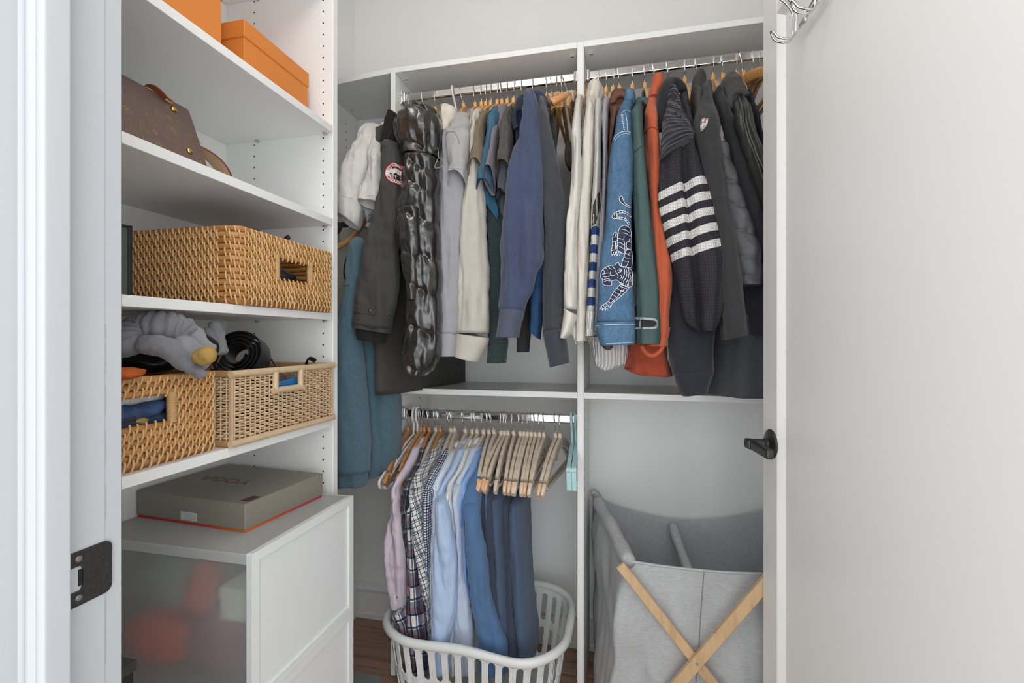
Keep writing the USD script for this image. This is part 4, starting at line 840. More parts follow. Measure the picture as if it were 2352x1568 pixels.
# glossy puffer
PUF = mat('black_gloss_nylon', '262321', .19, bump=.35, bscale=70, var=.15, vscale=12, coat=.5, spec=.6, stretch=(1, 1, 1.6))
def puffs(ys, Yp=1.30, amp=.012, cr=.0035):
    zs = np.array([atY(960, y, Yp)[2] for y in ys])
    def f(t, a, P):
        z = P[..., 2]+.016*np.sin(P[..., 0]*36+1)+.012*(meshkit.noise(P*18)-.5); k = np.min(np.abs(z[..., None]-zs), -1)
        g = np.sin(P[..., 0]*210+7*meshkit.noise(P*np.array([16, 16, 9])+2)+P[..., 2]*25)
        return amp*(1-np.exp(-(k/.016)))-amp*.8+cr*g*np.exp(-k/.020)+.010*(meshkit.fbm(P*np.array([20, 18, 9])+5, 2, 4)-.5)
    return f
t = thing('puffer_jacket', 'glossy black hooded puffer jacket hanging in front of the black parka', 'puffer jacket', (neckx(972), YR, ZR-.1))
part(t, 'body', slab(-.64, -.56, .05, ZR-.09, H-.05, 1.40, 1.79), PUF, smooth=True)
part(t, 'sleeve', loft([(350, 932, 1004), (385, 929, 1003), (440, 924, 1006), (490, 914, 1004), (520, 915, 1006), (560, 922, 1009), (620, 930, 1011), (680, 940, 1012), (720, 936, 1013), (760, 930, 1015), (795, 926, 1012), (830, 922, 1003), (850, 927, 993), (862, 948, 976)], 1.275, .05, rings=150, n=72, fold=.008, wr=.0015, seed=4, shape=puffs([395, 442, 512, 590, 668, 757, 848]), open_end=False, cr=0), PUF, smooth=True)
part(t, 'front_panel', loft([(470, 918, 960), (500, 914, 962), (560, 918, 965), (620, 928, 962), (690, 940, 958)], 1.235, .02, rings=60, fold=.006, wr=.0015, seed=14, shape=puffs([505, 592, 660], 1.24, .01), open_end=False, cr=0), PUF, smooth=True)
part(t, 'hood', loft([(250, 950, 990), (258, 932, 1008), (275, 915, 1014), (300, 911, 1014), (335, 918, 1013), (362, 930, 1008)], 1.29, .055, rings=70, n=64, fold=.008, wr=.003, seed=9, open_end=False, wf=(50, 50, 30), shape=puffs([352, 268], cr=.004)), PUF, smooth=True)
part(t, 'drawcord', tube(curve([atY(a, b, 1.235) for a, b in ((1005, 338), (1007, 355), (1003, 372), (999, 385), (1003, 386), (1008, 362))], 40), .0013, 6), mat('grey_cord', '8b8f80', .7), smooth=True)
hang('inside', 972, 973, None, True, 'natural wooden hanger carrying the glossy puffer jacket', UPG)
hang('inside', 1001, 1002, None, True, 'natural wooden hanger just right of the puffer hood', UPG)
# sweatshirts and tees
IV = fabric('ivory_jersey', 'ddd3c2', .03, dim=.95)
G('hoodie', 'ivory sweatshirt on the pink plastic hanger right of the puffer hood', 'sweatshirt', 1046, [(250, 1017, 1040, 1.4), (262, 1012, 1046), (300, 1010, 1036), (340, 1010, 1030), (390, 1011, 1026), (470, 1010, 1028)], IV, ZR-.55, 1.345, hd=.03, seed=21)
hang('plastic', 1040, 1047, None, True, 'pink-white plastic hanger on the upper rod carrying the ivory sweatshirt', UPG)
GM = fabric('grey_melange', 'aeadb2', .12, 160, dim=.85, bump=.4, bs=500) if 0 else fabric('grey_melange', 'aeadb2', .12, 160, dim=.85, rough=.92, fibre=.2, stretch=(1, 1, 2.2))
G('sweatshirt', 'light grey melange long-sleeved sweatshirt beside the glossy puffer', 'sweatshirt', 1052, [(300, 1018, 1062, 1.36), (330, 1013, 1070), (400, 1009, 1072), (480, 1007, 1068), (560, 1007, 1062), (650, 1008, 1059), (740, 1010, 1056), (768, 1011, 1053)], GM, ZR-.70, 1.325, cuff=[(770, 1012, 1052), (795, 1014, 1051), (818, 1016, 1049)], hd=.035, seed=22)
GT = fabric('grey_marl_tee', 'b8b6b6', .10, 180, dim=.85, rough=.92, fibre=.16, stretch=(1, 1, 2.2))
GTr = [((1050, 268), (1082, 262), 1.39), ((1030, 292), (1082, 290), 1.34), (320, 1023, 1080), (355, 1027, 1078), (385, 1033, 1075)]
t = G('t_shirt', 'grey marl short-sleeved tee in front of the light grey sweatshirt', 't-shirt', 1066, GTr, GT, ZR-.62, 1.295, hd=.035, seed=23, tilt=.055, arch=.012, cuff=[(387, 1032, 1075), (398, 1030, 1074), (408, 1028, 1073)])
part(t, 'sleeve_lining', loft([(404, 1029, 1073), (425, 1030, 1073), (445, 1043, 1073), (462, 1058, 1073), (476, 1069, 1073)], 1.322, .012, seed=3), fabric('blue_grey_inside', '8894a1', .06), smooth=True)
v_ = loft(GTr, 1.295, .035, seed=23)[0]
part(t, 'shoulder_seam', tube(on_sleeve(v_, [tuple(q) for q in spline(xz([(1022, 309), (1030, 304), (1043, 304), (1050, 312), (1056, 331)], 1.27), 24)], .0006), .0009, 5), mat('seam_grey', '77777a', .9))
hang('inside', 1055, 1067, None, True, 'natural wooden hanger carrying the grey marl tee', UPG)
BG = fabric('beige_fleece_jersey', 'cdc6b9', .03, bump=.25, dim=.9)
t = G('sweatshirt', 'light beige sweatshirt with wide cuff next to the light grey one', 'sweatshirt', 1093, [(256, 1093, 1110, 1.42), (300, 1088, 1102, 1.37), (350, 1082, 1098), (400, 1075, 1106), (450, 1070, 1111), (520, 1064, 1114), (580, 1060, 1117), (620, 1058, 1122), (700, 1054, 1123), (765, 1051, 1122)], BG, ZR-.70, 1.335, cuff=[((1050, 770), (1122, 780)), ((1048, 798), (1110, 808)), ((1046, 818), (1098, 831))], hd=.038, fold=.014, seed=24)
hang('inside', 1088, 1093, None, True, 'natural wooden hanger carrying the light beige sweatshirt', UPG)
G('t_shirt', 'pale sage tee peeking out between the grey marl tee and the beige sweatshirt', 't-shirt', 1098, [(257, 1080, 1095, 1.42), (300, 1077, 1088), (340, 1075, 1084), (372, 1072, 1080)], fabric('sage_jersey', 'b4b3a6', .04), ZR-.6, 1.355, hd=.02, seed=25)
GK_ = ribmat('dark_green_knit', '3d5152', .0035, 'y', .6, .1)
t = G('knit_pullover', 'dark green knit pullover whose cuff hangs left of the indigo sweatshirt cuff', 'pullover', 1129, [(258, 1120, 1136, 1.40), (330, 1110, 1126), (420, 1110, 1140), (500, 1114, 1160), (560, 1120, 1163), (700, 1122, 1161), (786, 1122, 1167)], GK_, ZR-.68, 1.385, cuff=[(790, 1122, 1166), (810, 1121, 1164), (833, 1119, 1161)], hd=.03, fold=.012, seed=26)
hang('inside', 1129, 1128, None, True, 'natural wooden hanger carrying the dark green knit pullover', UPG)
G('t_shirt', 'olive tee with an open sleeve, tallest of the tees beside the blue one', 't-shirt', 1117, [((1104, 262), (1130, 256), 1.40), ((1100, 285), (1121, 280), 1.36), (323, 1093, 1112), (355, 1083, 1110), ((1075, 384), (1110, 376))], fabric('olive_jersey', '89785d', .05), ZR-.62, 1.31, hd=.034, seed=27, tilt=.06, arch=.014)
hang('inside', 1105, 1107, None, True, 'natural wooden hanger second from the left in the row of tees', UPG)
hang('inside', 1118, 1117, None, True, 'natural wooden hanger carrying the olive tee', UPG)
BT = fabric('blue_jersey', '3f6e8a', .05)
t = G('t_shirt', 'teal blue tee with a pointed sleeve hem right of the olive tee', 't-shirt', 1143, [((1131, 258), (1150, 254), 1.41), (300, 1123, 1148), (360, 1112, 1140), (405, 1101, 1138), (428, 1097, 1136)], BT, ZR-.62, 1.325, hd=.035, seed=28, tilt=.05, arch=.012)
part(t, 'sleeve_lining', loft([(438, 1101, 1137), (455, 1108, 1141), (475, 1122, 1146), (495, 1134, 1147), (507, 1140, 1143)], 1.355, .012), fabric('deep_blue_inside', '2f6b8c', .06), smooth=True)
hang('inside', 1145, 1143, None, True, 'natural wooden hanger carrying the teal blue tee', UPG)
MV = fabric('mauve_jersey', '857b86', .06, 160, fibre=.16)
t = G('t_shirt', 'mauve grey tee between the blue tee and the charcoal tee', 't-shirt', 1154, [((1152, 254), (1172, 250), 1.42), ((1137, 278), (1160, 284), 1.36), (340, 1128, 1144), (372, 1121, 1141), (398, 1115, 1139)], MV, ZR-.62, 1.30, hd=.036, seed=29, tilt=.06, arch=.014)
hang('inside', 1150, 1154, None, True, 'natural wooden hanger carrying the mauve grey tee', UPG)
SL1 = fabric('slate_jersey', '5c6269', .06)
t = G('t_shirt', 'slate grey tee with stacked hems below the charcoal tee', 't-shirt', 1166, [(262, 1170, 1185, 1.42), (340, 1160, 1177), (400, 1150, 1176), (430, 1142, 1172), (446, 1139, 1167)], SL1, ZR-.62, 1.335, hd=.034, seed=30, tilt=.045, arch=.012)
part(t, 'sleeve_lining', loft([(448, 1143, 1166), (466, 1143, 1163), (485, 1148, 1162), (498, 1155, 1160)], 1.36, .014), SL1, smooth=True)
hang('inside', 1166, 1166, None, True, 'natural wooden hanger carrying the slate grey tee', UPG)
t = G('t_shirt', 'charcoal tee with a dark open sleeve left of the indigo sweatshirt', 't-shirt', 1180, [((1168, 258), (1182, 262), 1.42), ((1157, 278), (1175, 282), 1.36), (330, 1149, 1175), (365, 1143, 1175), (386, 1140, 1176)], fabric('charcoal_jersey', '5d5854', .05), ZR-.62, 1.295, hd=.036, seed=31, tilt=.065, arch=.016)
hang('inside', 1184, 1180, None, True, 'natural wooden hanger carrying the charcoal tee', UPG)
NV = fabric('dark_navy_fleece', '30384c', .06)
t = G('hoodie', 'dark navy hooded top whose collar loops round a hanger end', 'hoodie', 1200, [(225, 1192, 1210, 1.42), (246, 1184, 1208, 1.37), (280, 1182, 1205), (320, 1187, 1200), (400, 1190, 1205)], NV, ZR-.6, 1.34, hd=.03, seed=32)
part(t, 'collar', tube(curve([atY(a, b, 1.30) for a, b in ((1186, 296), (1182, 262), (1188, 250), (1199, 249), (1204, 262))], 30), .008, 10), NV, smooth=True)
hang('inside', 1199, 1198, None, True, 'natural wooden hanger carrying the dark navy hooded top', UPG)
IN = fabric('indigo_fleece', '495372', .10, 120, .5, 400, .95, .4, .25, 700, (1, 1, 1))
IN2 = fabric('indigo_rib', '565e72', .08, 150, .5, 500, .95, .3, .2)
t = G('sweatshirt', 'wide indigo sweatshirt with a hood in the middle of the upper left bay', 'sweatshirt', 1224, [(232, 1211, 1230, 1.37), (248, 1205, 1235), (290, 1198, 1240), (340, 1186, 1242), (400, 1174, 1244), (480, 1164, 1246), (560, 1153, 1249), (595, 1151, 1252), (633, 1148, 1233), (674, 1146, 1221), (700, 1145, 1209), (714, 1147, 1205)], IN, ZR-.62, 1.265, cuff=[(716, 1148, 1204), (745, 1145, 1197), (775, 1141, 1191)], cm=IN2, hd=.045, fold=.016, seed=33)
for k, (a, r) in enumerate(((((1206, 252), (1213, 226), (1231, 216), (1248, 228), (1252, 246)), .010), (((1212, 250), (1220, 232), (1232, 228), (1241, 240), (1244, 262)), .009))):
    part(t, 'hood_roll', tube(curve([atY(p[0], p[1], 1.36-.02*k) for p in a], 30), r, 12), fabric('navy_hood', '3c4463', .08, 120), smooth=True)
hang('inside', 1224, 1225, None, True, 'natural wooden hanger carrying the indigo sweatshirt', UPG)
RB = fabric('royal_blue_knit', '27507c', .07)
G('pullover', 'royal blue pullover whose cuff shows right of the indigo sleeve', 'pullover', 1236, [(420, 1228, 1252), (560, 1226, 1256), (640, 1222, 1250), (700, 1217, 1247), (745, 1217, 1244), ((1216, 758), (1240, 780))], RB, ZR-.60, 1.325, hd=.03, seed=34)
G('pullover', 'black pullover whose cuff hangs behind the indigo cuff', 'pullover', 1212, [(600, 1200, 1230), (700, 1198, 1226), (770, 1190, 1218), (808, 1188, 1215)], fabric('black_wool', '353538', .1), ZR-.66, 1.40, hd=.03, seed=35)
CS = fabric('charcoal_fleece', '44464f', .09, 120, .5, 400, .95, .4, .22, 700, (1, 1, 1))
G('sweatshirt', 'charcoal sweatshirt with a long slanting cuff left of the white blouse', 'sweatshirt', 1246, [(236, 1243, 1256, 1.40), (280, 1241, 1261), (330, 1241, 1270), (400, 1244, 1288), (480, 1250, 1300), (560, 1251, 1298), (660, 1248, 1295), ((1248, 764), (1298, 757))], CS, ZR-.66, 1.30, cuff=[((1249, 767), (1298, 760)), ((1256, 808), (1303, 797)), ((1263, 843), (1308, 832))], hd=.04, fold=.014, seed=36)
for k, (a, b, tp) in enumerate(((1252, 1256, 1262), (1263, 1267, 1274), (1277, 1278, 1288), (1289, 1291, None), (1322, 1320, 1308))):
    hang('natural', a, b, tp, True, f"bare natural wooden hanger left of the middle upright, {('first', 'second', 'third', 'fourth', 'last')[k]} of its five", 'bare hangers on the upper rod')
t = thing('wishbone_hanger', 'thick glossy wishbone hanger laid across the bare hangers left of the middle upright', 'hanger', atY(1300, 240, 1.4))
part(t, 'shoulder_bar', tube(curve([atY(a, b, y) for a, b, y in ((1268, 237, 1.32), (1280, 229, 1.325), (1296, 220, 1.34), (1304, 217, 1.37), (1308, 222, 1.42), (1312, 236, 1.50), (1316, 262, 1.60))], 40), np.r_[np.linspace(.0085, .012, 20), np.linspace(.012, .009, 20)], 14), mat('glossy_beech', 'c98c54', .12, coat=.8, var=.1, vscale=30), smooth=True)
part(t, 'hook', tube([atY(1304, 212, 1.42), atY(1298, 195, 1.50), atY(1292, 178, 1.552)], .002, 8), CHROME, smooth=True)
G('trousers', 'brown trousers folded low on the bare hangers left of the white blouse', 'trousers', 1305, [(330, 1300, 1318), (360, 1297, 1316), (388, 1303, 1312)], fabric('taupe_cloth', '6d6258', .06), ZR-.45, 1.50, hd=.03, body=False)
# ================= the upper rod, right bay =================
SAT = mat('ivory_satin', 'd9d2c6', .34, dim=.9, bump=.1, bscale=300, var=.03, vscale=20, sheen=.2, spec=.5)
t = G('blouse', 'ivory satin blouse with pointed cuff hanging in front of the middle upright', 'blouse', 1348, [(222, 1328, 1344, 1.42), (258, 1322, 1339, 1.36), (342, 1316, 1335), (440, 1308, 1333), (560, 1297, 1328), (642, 1294, 1326), (711, 1297, 1325)], SAT, ZR-.6, 1.285, hd=.036, fold=.010, seed=41, cuff=[((1296, 713), (1325, 728)), ((1294, 735), (1320, 745)), ((1290, 760), (1312, 764)), ((1288, 775), (1298, 778))], bx=.0)
part(t, 'cuff_flap', loft([((1304, 745), (1324, 738)), ((1311, 765), (1325, 760)), ((1317, 780), (1325, 780)), ((1322, 791), (1325, 791))], 1.30, .008, fold=.001, wr=0, rings=16, open_end=False), SAT, smooth=True)
hang('inside', 1355, 1348, None, True, 'natural wooden hanger carrying the ivory satin blouse', UPG)
CW = fabric('cream_terry', 'dbd2c5', .03, dim=.92)
t = G('hoodie', 'cream hooded sweatshirt right of the ivory satin blouse', 'hoodie', 1375, [(236, 1352, 1368, 1.40), (280, 1342, 1366), (340, 1336, 1364), (440, 1331, 1362), (560, 1327, 1357), (660, 1325, 1352), (740, 1324, 1350), (783, 1322, 1348)], CW, ZR-.62, 1.315, hd=.04, seed=42)
part(t, 'hood', loft([(200, 1364, 1384), (206, 1356, 1389), (222, 1350, 1389), (245, 1350, 1386), (275, 1355, 1380)], 1.40, .06, fold=.01, wr=.006, seed=43, open_end=False), fabric('cream_hood_lining', 'ddd4c4', .03, dim=.92), smooth=True)
hang('inside', 1375, 1375, None, True, 'natural wooden hanger under the hood of the cream sweatshirt', UPG)
# white knit with blue bands on the sleeve
n_ = {'g': ('geometry', {}), 's': ('separate_xyz', {}), 'r': None}
def band_mat(name, base, band, cs, hw, kx=0., rib=.0022, rough=.92):
    """knit of colour base with bands of another yarn where z + kx*x is within hw of one of cs"""
    lo, hi = min(cs)-.05, max(cs)+.05; st = [(0, cloth(base))]
    for c in sorted(cs): st += [((c-hw-lo)/(hi-lo), cloth(band)), ((c+hw-lo)/(hi-lo), cloth(base))]
    nn = {'g': ('geometry', {}), 's': ('separate_xyz', {}), 'k': ('math', dict(math_type='multiply_add', value2=kx)), 'm': ('map_range', dict(from_min=lo, from_max=hi)), 'r': ('rgb_ramp', dict(ramp=st, interpolate=False)),
          'u': ('texture_coordinate', {}), 'mp': ('mapping', dict(scale=(1/rib,)*3)), 'w': ('wave_texture', dict(bands_direction='x', scale=.31831, distortion=.4, detail=1.)), 'w2': ('wave_texture', dict(bands_direction='y', scale=.31831*.8, distortion=.4, detail=1.)), 'a': ('math', dict(math_type='multiply')),
          'rw': ('rgb_ramp', dict(ramp=[(0, (.68,)*3), (.4, (1.,)*3)])), 'mx': ('vector_math', dict(math_type='multiply')), 'b': ('bump', dict(strength=.6, distance=.002)), 'p': ('principled_bsdf', dict(roughness=rough, specular_ior_level=.2))}
    LOOK[name] = usdkit.material(stage, '/World/Looks/'+name, nn, [('g.position', 's.vector'), ('s.x', 'k.value1'), ('s.z', 'k.value3'), ('k.value', 'm.value'), ('m.result', 'r.fac'), ('u.UV', 'mp.vector'), ('mp.vector', 'w.vector'), ('mp.vector', 'w2.vector'), ('w.fac', 'a.value1'), ('w2.fac', 'a.value2'), ('a.value', 'rw.fac'), ('r.color', 'mx.vector1'), ('rw.color', 'mx.vector2'), ('mx.vector', 'p.base_color'), ('a.value', 'b.height'), ('b.normal', 'p.normal')], surface='p.BSDF')
    return LOOK[name]
zc = [atY(1362, y, 1.285)[2] for y in (535.5, 576, 615.5, 654.5, 694)]
WK = band_mat('white_knit_blue_bands', 'f4f1ea', '2f5496', zc, .0112, rib=.0016)
KNr = [(232, 1368, 1384, 1.40), (262, 1365, 1382, 1.35), (340, 1364, 1380), (440, 1361, 1379), (500, 1358, 1377), (560, 1356, 1375), (620, 1353, 1372), (700, 1349, 1367), (720, 1348, 1366)]
t = G('cardigan', 'white knit cardigan with blue sleeve bands left of the denim jacket', 'cardigan', 1392, KNr, WK, ZR-.64, 1.285, hd=.036, seed=44, fold=.004, cuff=[(720, 1348, 1366), (745, 1347, 1364), (772, 1345, 1363)], cm=ribmat('white_rib', 'f0ede8', .006, 'x', .8, .04, dark=.7))
KV = loft(KNr, 1.285, .036, seed=44, fold=.004)[0]
SEQ = mat('bronze_sequins', '4a4136', .3, .7, bump=.9, bscale=900, var=.6, vscale=500)
part(t, 'sequin_patch', decal(KV, Polygon(xz([(1376, 432), (1377, 470), (1375, 480), (1368, 514), (1359, 517), (1358, 492), (1362, 470)], 1.25)), .0012), SEQ, label='bronze sequin patch')
RW = ribmat('white_rib_hem', 'e8e6e2', .010, 'x', .8, .04, dark=.72)
part(t, 'ribbed_hem', loft([(770, 1345, 1440), (790, 1354, 1440), (815, 1357, 1440), (835, 1360, 1436), (845, 1372, 1415), (849, 1382, 1402)], 1.44, .07, fold=.020, wr=.004, seed=45, ff=(30, 20, 3)), RW, smooth=True)
hang('inside', 1393, 1392, None, True, 'natural wooden hanger carrying the white knit cardigan', UPG)
LIL = ribmat('lilac_grey_knit', 'aea8ad', .0028, 'y', .4, .05, dark=.82)
G('pullover', 'lilac grey knit pullover behind the left edge of the denim jacket', 'pullover', 1407, [(228, 1385, 1404, 1.41), (262, 1381, 1397, 1.36), (340, 1382, 1395), (440, 1381, 1394), (520, 1377, 1392), (600, 1371, 1388), (700, 1366, 1385), (760, 1364, 1384)], LIL, ZR-.60, 1.305, hd=.03, seed=46)
hang('inside', 1413, 1407, None, True, 'natural wooden hanger carrying the lilac grey pullover', UPG)
BR = mat('rust_brown_cotton', '6f4530', .7, dim=.84, bump=.3, bscale=300, var=.08, vscale=40)
t = G('jacket', 'rust brown hooded jacket tucked behind the collar of the denim jacket', 'jacket', 1421, [(216, 1410, 1438, 1.42), (240, 1404, 1438, 1.38), (262, 1401, 1428), (285, 1397, 1420), (320, 1397, 1412), (420, 1394, 1405)], BR, ZR-.62, 1.33, hd=.035, fold=.016, seed=47)
part(t, 'hood_roll', tube(curve([atY(a, b, 1.33) for a, b in ((1409, 238), (1413, 224), (1424, 217), (1437, 220), (1444, 232))], 30), .0085, 12), BR, smooth=True)
part(t, 'hem', loft([(780, 1380, 1412), (796, 1383, 1410), (803, 1392, 1402)], 1.40, .03), BR, smooth=True)
hang('inside', 1419, 1423, None, True, 'natural wooden hanger carrying the rust brown jacket', UPG)
# denim jacket with embroidered tiger
DN = mat('mid_blue_denim', '50779a', .85, dim=.84, bump=.5, bscale=900, var=.16, vscale=90, fibre=.34, fscale=520, stretch=(1, 1, .5), spec=.2)
DN2 = mat('denim_band', '5780a2', .85, dim=.84, bump=.5, bscale=900, var=.22, vscale=70, fibre=.34, fscale=520, stretch=(1, 1, .5), spec=.2)
ST_ = mat('pale_topstitch', 'c3d0da', .8)
DNr = [(226, 1434, 1458, 1.41), (244, 1428, 1457, 1.36), (260, 1422, 1451, 1.32), (300, 1411, 1450), (345, 1403, 1453), (394, 1397, 1453), (440, 1395, 1452), (500, 1392, 1451), (541, 1388, 1452), (583, 1380, 1453), (650, 1373, 1456), (707, 1371, 1459), (742, 1369, 1460)]
t = G('denim_jacket', 'blue denim jacket with an embroidered tiger on the sleeve', 'jacket', 1453, DNr, DN, ZR-.62, 1.255, hd=.04, fold=.006, seed=48, cuff=[((1367, 746), (1460, 742)), ((1370, 764), (1460, 762)), ((1378, 794), (1458, 791))], cm=DN2)
DV = loft(DNr, 1.255, .04, fold=.006, seed=48)[0]
part(t, 'collar', loft([(222, 1436, 1458), (228, 1432, 1460), (242, 1430, 1458), (252, 1431, 1452)], 1.36, .05, fold=.003, rings=24, open_end=False), DN2, smooth=True)
def stitch(pts, r=.0007, n=40, off=.001, V=None, Yp=1.22): return tube(on_sleeve(DV if V is None else V, [tuple(q) for q in spline(xz(pts, Yp), n)], off), r, 5)
part(t, 'topstitching', cat(stitch([(1427, 247), (1440, 238), (1455, 246)]), stitch([(1426, 256), (1430, 280), (1434, 304)]), stitch([(1436, 254), (1440, 280), (1441, 300)]), stitch([(1409, 316), (1425, 305), (1448, 301)], .0012), stitch([(1411, 322), (1428, 310), (1448, 306)])), ST_, smooth=True)
part(t, 'shoulder_ladder', cat(*[stitch([(1427.5+k*.55, 258+k*4.6), (1431+k*.5, 257+k*4.6)], .0008, 4) for k in range(10)]), ST_)
CV = loft([((1367, 746), (1460, 742)), ((1370, 764), (1460, 762)), ((1378, 794), (1458, 791))], 1.255, .04, fold=.002, wr=.0005, rings=18, close=0)[0]
part(t, 'cuff_stitching', cat(stitch([(1368, 748), (1410, 745), (1459, 744)], .0011, V=CV), stitch([(1378, 789), (1420, 788), (1457, 786)], .0007, V=CV)), ST_, smooth=True)
# the tiger: navy fields with raised white lines; outline points measured on the photograph, laid on the sleeve
def smooth_line(p, closed=False, k=2):
    p = np.array(p, float)
    for _ in range(k):
        q = np.roll(p, -1, 0) if closed else p[1:]; o = p if closed else p[:-1]
        r = np.stack([o*.75+q*.25, o*.25+q*.75], 1).reshape(-1, 2); p = r if closed else np.vstack([p[:1], r, p[-1:]])
    return p
TS = lambda p: [(1340+a/5.229, 430+b/5.227) for a, b in p]
TL_ = lambda p: [(1340+a/5.229, 430+b/5.227) for a, b in (smooth_line(p[:-1], True).tolist()+[smooth_line(p[:-1], True)[0].tolist()] if len(p) > 3 and tuple(p[0]) == tuple(p[-1]) else smooth_line(p))]
TP_ = lambda p: [(1340+a/5.229, 430+b/5.227) for a, b in smooth_line(p, True)]
tail = [(440, 110), (428, 140), (440, 175), (470, 200), (510, 220), (560, 238), (566, 218), (520, 202), (495, 190), (478, 150), (470, 118), (455, 105)]
tail2 = [(575, 318), (520, 300), (470, 282), (415, 285), (370, 310), (343, 340), (345, 370), (380, 378), (440, 378), (490, 390), (520, 412), (538, 445), (545, 475), (566, 470), (556, 430), (535, 395), (500, 370), (440, 358), (405, 355), (400, 335), (425, 315), (470, 308), (520, 322), (570, 342)]
hind = [(545, 478), (510, 455), (470, 460), (430, 490), (418, 540), (412, 600), (412, 680), (400, 730), (420, 770), (470, 800), (490, 790), (500, 750), (520, 730), (585, 740), (582, 640), (580, 540), (566, 480)]
leg2 = [(410, 560), (395, 540), (365, 545), (348, 590), (350, 690), (335, 760), (335, 800), (360, 810), (400, 800), (405, 770), (385, 745), (385, 650), (410, 640)]
torso = [(520, 735), (490, 820), (470, 880), (450, 950), (500, 950), (580, 960), (590, 870), (586, 742)]
head = [(205, 1065), (205, 1030), (235, 980), (290, 945), (350, 935), (380, 940), (405, 905), (428, 900), (430, 945), (480, 950), (520, 960), (590, 975), (598, 1150), (580, 1185), (545, 1195), (500, 1185), (440, 1150), (400, 1105), (385, 1115), (340, 1120), (335, 1150), (345, 1180), (300, 1182), (240, 1172), (230, 1140), (235, 1095), (205, 1085)]
fore = [(440, 1160), (400, 1215), (360, 1260), (330, 1320), (300, 1370), (250, 1400), (205, 1430), (192, 1450), (215, 1458), (265, 1462), (310, 1460), (330, 1440), (340, 1400), (390, 1360), (450, 1310), (500, 1260), (540, 1215), (545, 1195), (490, 1185)]
NAVY, WHT = mat('navy_embroidery', '232c47', .7, bump=.4, bscale=1200), mat('white_embroidery', 'dcdcdf', .7, bump=.4, bscale=1200)
fields = shapely.union_all([Polygon(xz(TP_(q), 1.22)).buffer(.0002) for q in (tail, tail2, hind, leg2, torso, head, fore)])
tg = part(t, 'tiger_embroidery', decal(DV, fields, .0010, .005), NAVY, label='navy and white embroidered tiger')
lines = [q+[q[0]] for q in (tail, tail2, hind, leg2, torso, head, fore)]
lines += [[(425, 500), (480, 505), (545, 530), (580, 545)], [(418, 550), (480, 548), (540, 565), (580, 570)], [(415, 610), (440, 615), (475, 625)], [(490, 590), (485, 640), (500, 690), (495, 745)], [(415, 660), (450, 665), (480, 690)], [(412, 700), (450, 715), (478, 735)], [(520, 655), (550, 640), (582, 645)], [(520, 655), (515, 710), (530, 735)], [(560, 600), (545, 640)], [(350, 590), (385, 600), (390, 560)], [(350, 640), (390, 650)], [(345, 700), (385, 705)], [(338, 760), (370, 755)], [(390, 650), (385, 700), (410, 720)], [(420, 790), (430, 760), (455, 780)], [(360, 808), (365, 780)], [(385, 800), (390, 770)],
          [(505, 790), (545, 805), (590, 810)], [(488, 830), (520, 850), (560, 840), (590, 830)], [(470, 880), (510, 890), (545, 880)], [(545, 880), (530, 920), (510, 950)], [(560, 850), (590, 900)], [(540, 800), (560, 770), (590, 760)],
          [(235, 985), (255, 1010), (250, 1035)], [(265, 962), (285, 985), (285, 1010)], [(300, 945), (310, 970), (340, 985)], [(345, 938), (360, 965), (380, 980)], [(225, 1045), (260, 1030), (310, 1025), (330, 1040)], [(235, 1070), (280, 1075), (330, 1060)], [(330, 1000), (320, 1040), (345, 1070), (385, 1050)], [(240, 1110), (270, 1095), (310, 1100), (330, 1120)], [(250, 1130), (285, 1115), (320, 1125)], [(415, 985), (440, 975), (465, 990), (440, 1025), (415, 1020), (415, 985)], [(430, 1000), (440, 990), (450, 1000), (438, 1010), (430, 1000)], [(380, 1000), (400, 1030), (420, 1060), (410, 1090)], [(480, 955), (500, 1000), (490, 1060), (460, 1110)], [(505, 965), (525, 1010), (515, 1080), (480, 1130)], [(540, 965), (550, 1020), (540, 1090), (510, 1150)], [(590, 1000), (550, 1030), (530, 1050)], [(595, 1050), (560, 1090), (540, 1130), (545, 1180)], [(560, 1040), (575, 1080), (570, 1130)], [(440, 1050), (465, 1070), (440, 1100)], [(425, 1130), (460, 1150), (490, 1160)], [(470, 1170), (480, 1150)], [(500, 1185), (510, 1165)], [(520, 1190), (530, 1160)],
          [(430, 1180), (470, 1200), (520, 1215)], [(405, 1215), (440, 1235), (490, 1245)], [(375, 1255), (410, 1275), (440, 1300)], [(350, 1290), (385, 1310), (400, 1340)], [(325, 1330), (360, 1355), (370, 1375)], [(300, 1370), (330, 1390)], [(460, 1230), (430, 1290), (380, 1350), (340, 1380)], [(270, 1395), (300, 1420), (310, 1440)], [(240, 1410), (255, 1440)], [(215, 1425), (225, 1450)], [(275, 1425), (262, 1455)], [(310, 1460), (325, 1420)], [(490, 1215), (470, 1250)], [(510, 205), (500, 222)], [(535, 210), (525, 228)]]
for x in (365, 395, 430, 465, 500, 530): lines.append([(x, 288 if x > 380 else 312), (x+12, 312 if x > 400 else 340)])
for x in (370, 400, 430, 465, 500): lines.append([(x+6, 360), (x-8, 378+max(0, x-440)*.3)])
for z in (400, 420, 440): lines.append([(510+(z-400)*.7, z), (535+(z-400)*.7, z-12)])
wl = shapely.union_all([LineString(xz(TL_(q), 1.22)).buffer(.00072) for q in lines]+[LineString(xz(TS([(a, b), (a-4, b+14)]), 1.22)).buffer(.0012) for a, b in ((198, 1456), (232, 1462), (265, 1466), (300, 1464), (345, 808), (378, 808), (408, 806), (440, 804))])
part(tg, 'white_lines', decal(DV, wl, .0018, .006), WHT)
hang('inside', 1453, 1452, None, True, 'natural wooden hanger carrying the denim jacket', UPG)
